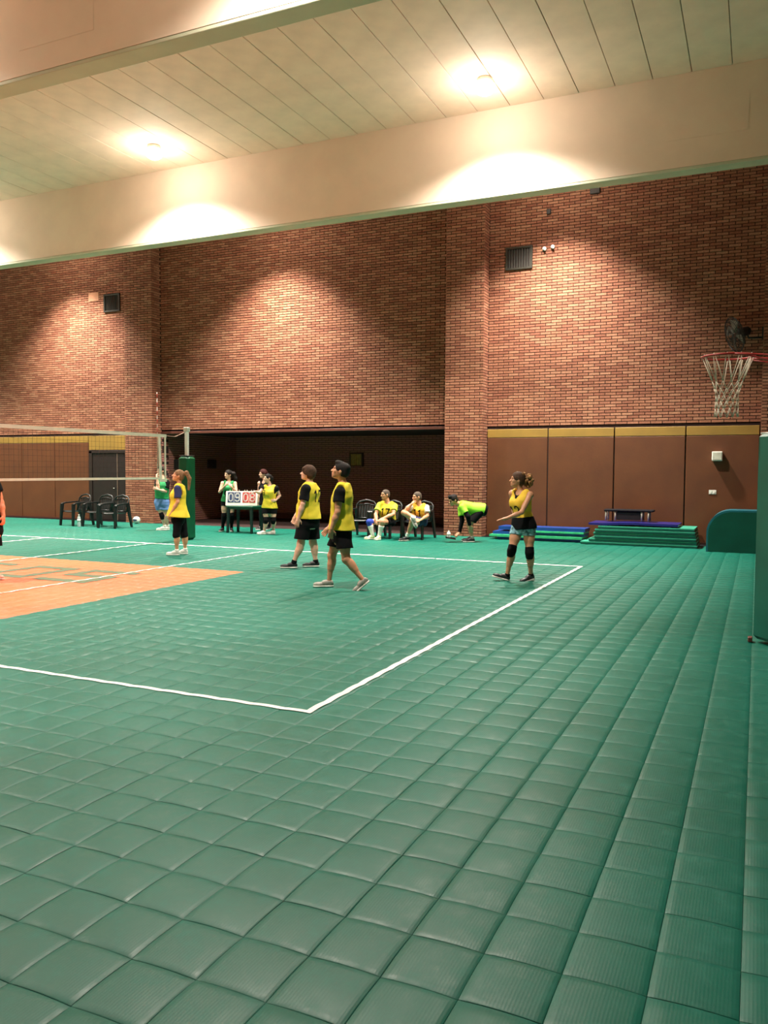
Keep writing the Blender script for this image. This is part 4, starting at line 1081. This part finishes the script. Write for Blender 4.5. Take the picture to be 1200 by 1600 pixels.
    # face details
    if sp.get('facedet', True):
        for sg in (-1, 1):
            org = np.array(WORLD[t.name])
            for nm_, x, y, z, a, b, c, mm in (('eye', .031, .077, .006, .0125, .008, .0065, M_EYE), ('eyebrow', .032, .083, .026, .017, .009, .0042, HAIR[sp['hair'][1]] if sp.get('hair') else M_EYE)):
                mb = MB(); V = []; F = []; n_ = 8
                for i in range(5):
                    for j in range(n_):
                        ph = -math.pi/2+math.pi*(i+.5)/5; th = 2*math.pi*j/n_; V.append(H(sg*x+a*math.cos(ph)*math.cos(th), y+b*math.cos(ph)*math.sin(th), z+c*math.sin(ph))-org)
                for i in range(4):
                    for j in range(n_): F.append((i*n_+j, i*n_+(j+1) % n_, (i+1)*n_+(j+1) % n_, (i+1)*n_+j))
                F += [tuple(range(n_))[::-1], tuple(4*n_+j for j in range(n_))]
                mb.add(V, F, 0, True); o = mb.obj(nm_, mm, t); WORLD[o.name] = tuple(org)
        tubechild('mouth', [H(-.02, .083, -.058), H(0, .097, -.058), H(.02, .083, -.058)], [.004, .006, .004], M_LIP, t, 6)
    # hair
    if sp.get('hair'):
        style, hcol = sp['hair']; m = HAIR[hcol]
        th = {'buzz': .004, 'short': .012, 'mop': .024, 'pony': .012, 'long': .016, 'curly': .014, 'bun': .010}[style]
        G = [He(0, -.014, .034, .074+th, .094+th, .084+th, .02), He(0, -.045, -.02, .066+th*.8, .058+th, .07, .03)]
        line_ = {'buzz': .055, 'short': .05, 'mop': .038, 'pony': .05, 'long': .055, 'curly': .048, 'bun': .06}[style]
        # face cut: keep the forehead-to-chin region free
        sub = [ell(H(0, .098, -.045), HM, np.array([.075, .075, .045+line_+.008])*hs, .01), box_(H(0, .045, -.09), HM, np.array([.12, .075, .085])*hs, .01)]
        if style in ('buzz', 'short'): sub.append(box_(H(0, 0, -.13), HM, np.array([.12, .12, .07])*hs))
        if style == 'mop': G += [cap(H(-.05, .075, .062), H(.055, .07, .058), .026*hs, .024*hs, .02), cap(H(.07, .03, .03), H(.075, .005, -.02), .02*hs, .016*hs, .02), cap(H(-.07, .03, .03), H(-.075, .005, -.02), .02*hs, .016*hs, .02), He(0, -.05, -.03, .075, .055, .06, .03)]; sub = [ell(H(0, .105, -.055), HM, np.array([.085, .06, .085])*hs), box_(H(0, .07, -.1), HM, np.array([.12, .07, .07])*hs)]
        if style == 'short': G += [He(0, .05, .10, .052, .05, .032, .02), He(0, -.07, .06, .066, .048, .055, .03), He(0, -.075, -.01, .06, .04, .05, .03)]
        if style == 'pony':
            tp = [H(0, -.09, .06)]+[P(q) for q in sp['tail']]
            rs = sp.get('tailr', (.028, .036, .036, .02))
            for a, b, r0, r1 in zip(tp[:-1], tp[1:], rs[:-1], rs[1:]): G.append(cap(a, b, r0, r1, .02))
            tubechild('hair_tie', [H(0, -.108, .07)+hf*0, H(0, -.122, .074)], .03*hs, M_BLC, t, 10)
        if style == 'long':
            for sg in (-1, 1): G += [cap(H(sg*.072, -.02, .02), H(sg*.08, -.03, -.12), .028*hs, .03*hs, .02), cap(H(sg*.08, -.03, -.12), H(sg*.06, -.05, -.24), .032*hs, .02*hs, .02)]
            G.append(cap(H(0, -.08, 0), H(0, -.10, -.2), .07*hs, .05*hs, .03))
        if style == 'bun': G += [He(0, -.105, .0, .05, .05, .055, .02), cap(H(0, -.09, 0), H(0, -.09, -.12), .05*hs, .03*hs, .03)]
        if style == 'curly':
            rg = np.random.RandomState(5); c0 = H(0, -.15, .02)
            for q in range(70):
                dv = nrm_(rg.normal(size=3)); r_ = rg.uniform(.3, 1)**.5
                c1 = c0+(hr*dv[0]*.075+hf*dv[1]*.075+hu*dv[2]*.095-hu*.03)*r_*hs-hf*.02+hu*.01
                G.append(ell(c1, np.eye(3), np.array([1, 1, 1])*rg.uniform(.014, .028), .006))
            for q in range(26):
                a = rg.uniform(-1, 1); c1 = H(rg.uniform(-.07, .07), rg.uniform(-.1, .02), rg.uniform(.07, .12)); G.append(ell(c1, np.eye(3), np.array([1, 1, 1])*.014, .008))
        if style == 'curly':
            sdf_mesh(G[2:], vox*.9, 'curly_ponytail', m, t, (), (), .001, seed=3); G = G[:2]; m = HAIR['brown']
        sdf_mesh(G, vox*.9, 'hair', m, t, (), sub, .0018 if style != 'buzz' else 0, seed=3)
    print(label[:44], 'torso %.2f' % TL, 'arms', [tuple(round(float(np.linalg.norm(x[i+1]-x[i])), 2) for i in range(3)) for x in arms], 'legs', [tuple(round(float(np.linalg.norm(x[i+1]-x[i])), 2) for i in range(3)) for x in legs], 'ankle z', [round(float(x[2][2]), 2) for x in legs])
    return t, P, dict(hp=hp, H=H, arms=arms, legs=legs, pv=pv, nk=nk, up=up, fwd=fwd, right=right)

# --- girl with ponytail
person('girl in yellow bib with a long ponytail standing before the net post, looking up left', (279, 867), dict(
    s=.93, fem=True, skin='olive', h=(278.5, 743.5, 0), face=(-.95, -.1, .28), nk=(281, 758.5, 0), pv=(277.5, 806, 0), tf=(-1, -.05, 0),
    arms=[dict(j=[(277, 763, -.16), (278, 784, -.2), (267.5, 802, -.2), (262.5, 815, -.2)], palm=(0, 1, 0), curl=.3, side=-1), dict(j=[(280, 763, .16), (277, 784, .2), (268, 802, .2), (264, 815, .2)], palm=(0, -1, 0), curl=.3)],
    legs=[dict(j=[(279, 808, -.08), (275.5, 836, -.1), (276.5, 860.5, -.09), (258.5, 867, -.1)]), dict(j=[(283, 808, .08), (288, 836, .1), (289.5, 858.5, .12), (274, 865, .12)])],
    wear=[('tee', M_NAVY, dict(hem=800, sl=.72, loose=.016)), ('shorts', M_BLC, dict(len=1.16, inf=.012, name='leggings')), ('bib', M_YEL, dict(hem=807, flare=.075, inf=.012)), ('sock', M_WC, dict(top=.9))],
    hair=('pony', 'light'), tail=[(291.5, 738.5, 0), (296, 748, 0), (295, 765, 0)], shoes=[M_SHW, M_SHW], lace=M_WC))
# --- man with number 12
person('man in yellow bib number 12 over black tee, fringe, standing left of the striding man', (478, 887), dict(
    s=1.0, fat=1.12, belly=.05, skin='fair', h=(481, 739.5, 0), face=(-.97, .1, .18), nk=(484.5, 754.5, 0), pv=(482, 812, 0), tf=(-.86, .5, 0),
    arms=[dict(j=[(478, 763.5, -.17), (473.5, 787, -.22), (466.5, 809.5, -.2), (463, 823, -.2)], palm=(.2, 1, 0), curl=.35, side=-1), dict(j=[(487, 763, .17), (474, 788, .24), (462, 806, .2), (457.5, 818, .18)], palm=(0, -1, 0), curl=.5)],
    legs=[dict(j=[(476, 815, -.06), (470, 849, -.1), (459, 879.5, -.1), (437.5, 885, -.1)]), dict(j=[(487, 815, .09), (489, 848, .1), (493.5, 878.5, .1), (475, 884.5, .08)])],
    wear=[('tee', M_BLC, dict(hem=802, sl=.78, loose=.02)), ('shorts', M_BLC, dict(len=.82, loose=.035, inf=.02)), ('bib', M_YEL, dict(hem=810, flare=.035, num=[('12', -1, .66, .17, .03)])), ('sock', M_BLC, dict(top=.86))],
    hair=('mop', 'brown'), shoes=[M_SHB, M_SHB], lace=M_WC))
# --- walking man
person('tall man in yellow bib striding left in grey shoes, right heel raised', (536, 919), dict(
    s=1.0, fat=.98, skin='tan', h=(531.5, 736, 0), face=(-.95, .05, .3), nk=(536.5, 755, 0), pv=(533.5, 832, 0), tf=(-.97, .2, 0),
    arms=[dict(j=[(530.5, 769.5, -.17), (527.5, 800, -.22), (518, 826, -.22), (515.5, 843, -.2)], palm=(.2, 1, 0), curl=.45, side=-1), dict(j=[(540, 768, .17), (527, 801, .22), (514.5, 824, .15), (506, 834, .12)], palm=(0, -1, 0), curl=.35)],
    legs=[dict(j=[(530, 836, .08), (518.5, 868, .1), (514.5, 906.5, .1), (492, 915.5, .08)]), dict(j=[(536, 836, -.08), (541, 874, -.12), (566.5, 905.5, -.16), (556, 919, -.17)], foot=(-.75, 0, -.62))],
    wear=[('tee', M_BLC, dict(hem=822, sl=.5, loose=.02)), ('shorts', M_BLC, dict(len=.55, loose=.03, inf=.014)), ('bib', M_YEL, dict(hem=827.5, flare=.05, inf=.004))],
    hair=('short', 'black'), shoes=[M_SHG, M_SHG], lace=M_WC))
# --- curly woman
cw = person('woman with curly blond ponytail in yellow bib and black knee pads walking left', (808, 907), dict(
    s=.95, fem=True, fat=1.03, skin='tan', h=(808.5, 750, 0), face=(-.96, -.2, .12), nk=(813.5, 768, 0), pv=(817.5, 818, 0), tf=(-.72, -.7, 0),
    arms=[dict(j=[(828, 773.5, -.1), (815, 800.5, -.24), (791.5, 810, -.3), (775, 812.5, -.3)], palm=(0, 0, -1), curl=.2, side=1), dict(j=[(800.5, 771, .1), (803, 798, .22), (807, 815, .1), (806, 825, .05)], palm=(1, 0, 0), curl=.4)],
    legs=[dict(j=[(809, 822, .06), (799.5, 860.5, -.05), (792.5, 899, .0), (777, 902, -.03)], foot=(-.93, -.1, .26)), dict(j=[(826.5, 822, -.04), (827.5, 863.5, -.1), (829.5, 898.5, 0), (819.5, 904.5, -.04)], foot=(-.9, -.6, -.22))],
    wear=[('top', M_BLC, dict(hem=796, inf=.0)), ('shorts', M_PAT, dict(len=.36, loose=.012, inf=.006, top=.0)), ('bib', M_YELO, dict(hem=810, vneck=.1, inf=-.002, num=[('12', 1, .42, .13, .02)])), ('knee', M_BLC), ('sock', M_BLC, dict(top=.93))],
    hair=('curly', 'blond'), shoes=[M_SHB, M_SHB], lace=M_SHG))
x_, P_, q_ = cw
sdf_mesh([loft(q_['pv'], q_['up'], q_['right'], q_['fwd'], np.array([(-.075, .198, .146, -.01), (-.02, .196, .144, -.01), (.10, .165, .122, 0)]), .02)], .008, 'waistband', M_BLC, x_)
# --- seated man, number 17
person('seated man in yellow-green shirt number 17 with one blue knee pad', (588, 841), dict(
    s=1.0, fat=1.1, belly=.03, skin='olive', h=(602, 773, -.02), face=(-.86, -.45, -.02), nk=(606, 785.5, 0), pv=(606, 812, .08), tf=(-.55, -.8, 0), stand=False,
    arms=[dict(j=[(616.5, 790.5, -.02), (614.5, 803.5, -.2), (597.5, 810.5, -.38), (589.5, 814, -.42)], palm=(-.5, 0, -1), curl=.6, side=1), dict(j=[(593.5, 789, .05), (587, 804, -.08), (588.5, 812.5, -.33), (590, 818.5, -.42)], palm=(.5, 0, -1), curl=.6)],
    legs=[dict(j=[(600, 815, 0), (577, 815.5, -.3), (582, 835.5, -.3), (573, 841.5, -.38)]), dict(j=[(610, 815, 0), (597.5, 815.5, -.46), (592.5, 836.5, -.42), (589, 843.5, -.52)])],
    wear=[('tee', mat('tee_lime', (204, 232, 60), .7, var=.04), dict(hem=812, sl=.6, loose=.02)), ('shorts', M_BLC, dict(len=.62, loose=.02)), ('bib', M_YEL, dict(hem=813, num=[('17', 1, .56, .15, -.045)])), ('sock', M_WC, dict(top=.3)), ('knee', M_BLUEC, dict(legs=(0,)))],
    hair=('buzz', 'grey'), shoes=[M_SHN, M_SHN], lace=M_WC), vox=.0085)
# --- seated man, legs crossed
person('seated man in yellow bib number 11 with white sleeve, legs crossed, hand at his mouth', (640, 843), dict(
    s=1.0, fat=1.05, skin='olive', h=(651.5, 776.5, -.02), face=(-.88, -.42, -.05), nk=(656, 788.5, 0), pv=(655.5, 812, .08), tf=(-.55, -.8, 0), stand=False,
    arms=[dict(j=[(666, 793, -.02), (667.5, 806, -.1), (659, 811.5, -.28), (653.5, 813.5, -.36)], palm=(-.3, 0, -1), curl=.5, side=1), dict(j=[(643, 791.5, .05), (634, 797.5, -.2), (643.5, 787.5, -.22), (646.5, 782.5, -.16)], palm=(.6, .6, .0), curl=.9)],
    legs=[dict(j=[(651, 814, 0), (631, 801, -.36), (647, 809.5, -.55), (654, 817, -.58)], foot=(.45, -.15, -.8), footup=(.7, -.5, .4)), dict(j=[(659, 815, 0), (643.5, 815.5, -.44), (636.5, 837.5, -.36), (624, 844, -.46)])],
    wear=[('tee', M_WC, dict(hem=812, sl=.6, loose=.02)), ('shorts', M_NAVY, dict(len=.5, loose=.02)), ('bib', M_YELO, dict(hem=811, num=[('11', 1, .56, .15, -.04)])), ('sock', M_WC, dict(top=.78))],
    hair=('buzz', 'grey'), shoes=[M_SHG, M_SHB], lace=M_WC), vox=.0085)
# --- bending man
bm = person('man in neon green shirt bending down by the brick pillar with a tray', (733, 846.5), dict(
    s=1.0, fat=1.0, skin='olive', h=(707.5, 781.5, -.06), face=(-.72, -.62, -.3), headlean=.0, hup=.2, nk=(718.5, 788, 0), pv=(751, 797, .02), tf=(-.1, -.12, -1),
    arms=[dict(j=[(722, 792, -.18), (731, 807, -.26), (734, 821, -.22), (735, 829, -.2)], palm=(0, 1, 0), curl=.4, side=-1), dict(j=[(720, 795, .15), (722, 813, .08), (718, 832, -.04), (711.5, 837.5, -.1)], palm=(-.3, 0, -1), curl=.6)],
    legs=[dict(j=[(750, 800, -.08), (733.5, 817.5, -.16), (738, 840.5, -.12), (727, 845.5, -.16)]), dict(j=[(751, 800, .1), (732.5, 817, .08), (736, 839, .1), (724, 844, .08)])],
    wear=[('shorts', M_BLC, dict(len=.85, loose=.03, inf=.008, top=.6)), ('sock', M_SHG, dict(top=.86))],
    hair=('short', 'black'), shoes=[M_SHB, M_SHB], lace=M_WC), vox=.0085)
x_, P_, q_ = bm
G = [loft(q_['pv'], q_['up'], q_['right'], q_['fwd'], np.array([(-.07, .195, .15, -.02), (.1, .195, .155, .015), (.25, .178, .145, .03), (.38, .185, .14, .03), (.5, .17, .10, .0), (.56, .08, .07, 0)])*[np.linalg.norm(q_['nk']-q_['pv'])/.54, 1, 1, 1], .03)]
for (sh, el, wr, tip) in q_['arms']:
    ax_ = nrm_(el-sh); G += [cap(q_['nk']-q_['up']*.06, sh, .06, .062, .04), cap(sh, sh+(el-sh)*.7, .066, .075, .03, ((sh+(el-sh)*.62, ax_),))]
g_ = sdf_mesh(G, .008, 't_shirt', M_NEON, x_, (), [cap(q_['nk']-q_['up']*.01, q_['nk']+q_['up']*.2, .066, .1)], .0025, seed=4)
for (sh, el, wr, tip) in q_['arms']:
    sdf_mesh([cap(sh, el, .060, .052, .03), cap(el, wr, .052, .038, .02, ((wr, nrm_(wr-el)),))], .008, 'black_sleeve', M_BLC, x_)
H_ = q_['H']
for sg in (-1, 1):
    tubechild('glasses', [H_(sg*.036+.022*math.cos(a), .094, .004+.017*math.sin(a)) for a in np.linspace(0, 2*math.pi, 13)], .003, M_BLC, x_, 5)
hp_ = q_['arms'][1][3]
tr = thing('tray', 'dark flat tray held near the floor by the bending man', 'tray', (float(hp_[0])-.07, float(hp_[1])-.07, float(hp_[2])-.06))
T = Matrix.Rotation(YAW, 4, 'Z') @ Matrix.Rotation(math.radians(9), 4, 'Y')
MB().box((-.13, -.10, 0), (.09, .10, .012), T=T, bev=.004).box((-.13, -.10, .01), (-.12, .10, .03), T=T).box((.08, -.10, .01), (.09, .10, .03), T=T).box((-.13, -.10, .01), (.09, -.09, .03), T=T).box((-.13, .09, .01), (.09, .10, .03), T=T).obj('tray_body', M_DARK, tr)
c = T @ Vector((-.06, 0, .013))
bottle(tr.location.x+c.x, tr.location.y+c.y, .16, .04, mat('milky_plastic', (206, 212, 210), .3), M_WHITE, 'pale bottle standing on the dark tray of the bending man', z=tr.location.z+c.z)
# --- woman in green tank top
person('woman in green tank top left of the scoreboard, hands at her chest', (354.5, 830.3), dict(
    s=.94, fem=True, fat=.95, skin='fair', h=(356.5, 741.5, 0), face=(-.75, -.62, -.02), nk=(358, 752.5, 0), pv=(356, 783, 0), tf=(-.4, -.9, 0),
    arms=[dict(j=[(347.8, 755, -.02), (343, 768.5, -.12), (352.5, 758.5, -.27), (355.3, 753, -.25)], palm=(.4, 1, 0), curl=.6, side=1), dict(j=[(367.3, 755.5, .0), (369.5, 769, -.12), (361.5, 761, -.3), (358, 755.5, -.3)], palm=(-.4, 1, 0), curl=.6)],
    legs=[dict(j=[(351, 785, 0), (349.8, 806, -.02), (347.8, 825, .02), (344.5, 829.5, -.12)]), dict(j=[(361, 785, 0), (362.5, 806, -.05), (361.5, 825.5, .02), (362.5, 830, -.13)])],
    wear=[('tank', M_GRN, dict(hem=784, inf=.006, flare=.02, num=[('4', 1, .40, .14, .03)])), ('shorts', M_BLC, dict(len=.25, inf=.006, loose=.01)), ('sock', M_BLC, dict(top=-.12)), ('knee', M_BLC)],
    hair=('pony', 'black'), tail=[(365, 740.5, .03), (368, 748, .05), (367.5, 756, .05)], tailr=(.04, .05, .045, .02), shoes=[M_SHB, M_SHB], lace=M_WC), vox=.0085)
# --- woman behind table
person('dark red haired woman half hidden behind the woman in yellow at the scoreboard', (411, 827.5), dict(
    s=.97, fem=True, fat=.95, skin='fair', h=(411, 740.5, 0), face=(-.9, -.4, 0), nk=(414, 751.5, 0), pv=(413, 785, 0), tf=(-.7, -.7, 0),
    arms=[dict(j=[(405.5, 755, .05), (404.5, 771, .05), (404, 785, -.02), (404, 792, -.03)], palm=(1, 0, 0), curl=.4, side=1), dict(j=[(422, 755, -.05), (424, 771, 0), (421, 785, -.02), (420, 793, -.03)], palm=(-1, 0, 0), curl=.4)],
    legs=[dict(j=[(409, 787, 0), (408.5, 808, -.03), (408.5, 824.5, 0), (403.5, 829, -.1)]), dict(j=[(417, 787, 0), (418.5, 808, -.03), (419.5, 824.5, .02), (415.5, 829, -.1)])],
    wear=[('tank', M_BLC, dict(hem=788, vneck=.03)), ('shorts', M_BLC, dict(len=1.9, inf=.01, name='trousers'))],
    hair=('long', 'auburn'), shoes=[M_SHB, M_SHB]), vox=.0085)
# --- woman in yellow with hand on hip
person('short woman in yellow bib with one hand on the flip scoreboard', (418, 834.8), dict(
    s=.92, fem=True, fat=1.12, skin='fair', h=(418.5, 747.5, 0), face=(-.9, -.4, 0), nk=(422, 759, 0), pv=(421, 793, 0), tf=(-.62, -.78, 0),
    arms=[dict(j=[(411.5, 762, .02), (405.5, 770, -.06), (399.5, 768, -.1), (394.5, 769.5, -.12)], palm=(0, 0, -1), curl=.4, side=1), dict(j=[(431.5, 762.5, -.02), (437, 774.5, .1), (430.5, 782, -.12), (425.5, 782.5, -.2)], palm=(-.6, .2, 0), curl=.5)],
    legs=[dict(j=[(416, 795, 0), (416, 813, -.06), (412.8, 829, -.02), (404, 833.8, -.1)]), dict(j=[(426, 795, 0), (427, 813, -.05), (427.5, 827.8, .1), (420, 832.5, .04)])],
    wear=[('tee', M_BLC, dict(hem=790, sl=.3, loose=.01)), ('shorts', M_BLC, dict(len=.42, inf=.01, loose=.02)), ('bib', M_YEL, dict(hem=794, flare=.012, num=[('8', 1, .68, .11, .06)])), ('knee', M_BLC)],
    hair=('bun', 'black'), shoes=[M_SHW, M_SHW]), vox=.0085)
# --- man in green bib behind the net
person('man in green bib and blue shorts behind the net, hand at his face', (253, 828.5), dict(
    s=1.0, fat=1.05, skin='fair', h=(251.5, 736, 0), face=(-.8, -.55, .05), nk=(254, 749, 0), pv=(252.5, 783, 0), tf=(-.6, -.75, 0),
    arms=[dict(j=[(246, 753, .02), (247, 762, -.2), (245.3, 747, -.22), (245, 740, -.18)], palm=(.6, .6, 0), curl=.6, side=1), dict(j=[(261, 754, -.05), (258.5, 768, -.1), (247, 765, -.3), (241.5, 763, -.33)], palm=(0, 1, 0), curl=.9)],
    legs=[dict(j=[(247.5, 785, 0), (253.5, 806, -.05), (257, 821.5, 0), (246, 826.5, -.1)]), dict(j=[(257.5, 785, 0), (258.5, 806, 0), (262, 821, .1), (256, 826.5, .02)])],
    wear=[('tee', M_BLC, dict(hem=780, sl=.6, loose=.02)), ('shorts', M_LBL, dict(len=.55, loose=.03, inf=.015)), ('bib', M_GRN, dict(hem=779)), ('knee', M_BLC, dict(legs=(0,))), ('sock', M_WC, dict(top=.93))],
    hair=('short', 'dark'), shoes=[M_SHW, M_SHW], lace=M_SHB), vox=.0085)
# --- person cut by the left edge
person('person in black shirt cut off by the left frame edge', (-6, 906), dict(
    s=1.03, fat=1.05, skin='red', h=(-20, 722, .05), face=(.9, -.3, 0), nk=(-20, 741, .05), pv=(-14, 822, 0), tf=(.85, -.5, 0),
    arms=[dict(j=[(-8, 757, .12), (1.5, 785, .1), (5, 806, .04), (5.5, 822, .0)], palm=(-.6, .4, 0), curl=.9, side=1), dict(j=[(-30, 757, -.12), (-34, 790, -.12), (-24, 815, -.2), (-20, 830, -.22)], palm=(0, 1, 0), curl=.5)],
    legs=[dict(j=[(-11, 826, .07), (-9, 862, .05), (-12, 895, .1), (5, 904, .0)]), dict(j=[(-20, 826, -.08), (-30, 864, -.08), (-40, 897, -.05), (-22, 908, -.12)])],
    wear=[('tee', M_BLC, dict(hem=826, sl=.42, loose=.02)), ('shorts', M_BLC, dict(len=.75, loose=.03))],
    hair=('short', 'dark'), shoes=[mat('shoe_pink', (236, 180, 160), .5), mat('shoe_pink', (236, 180, 160), .5)], laces=False))
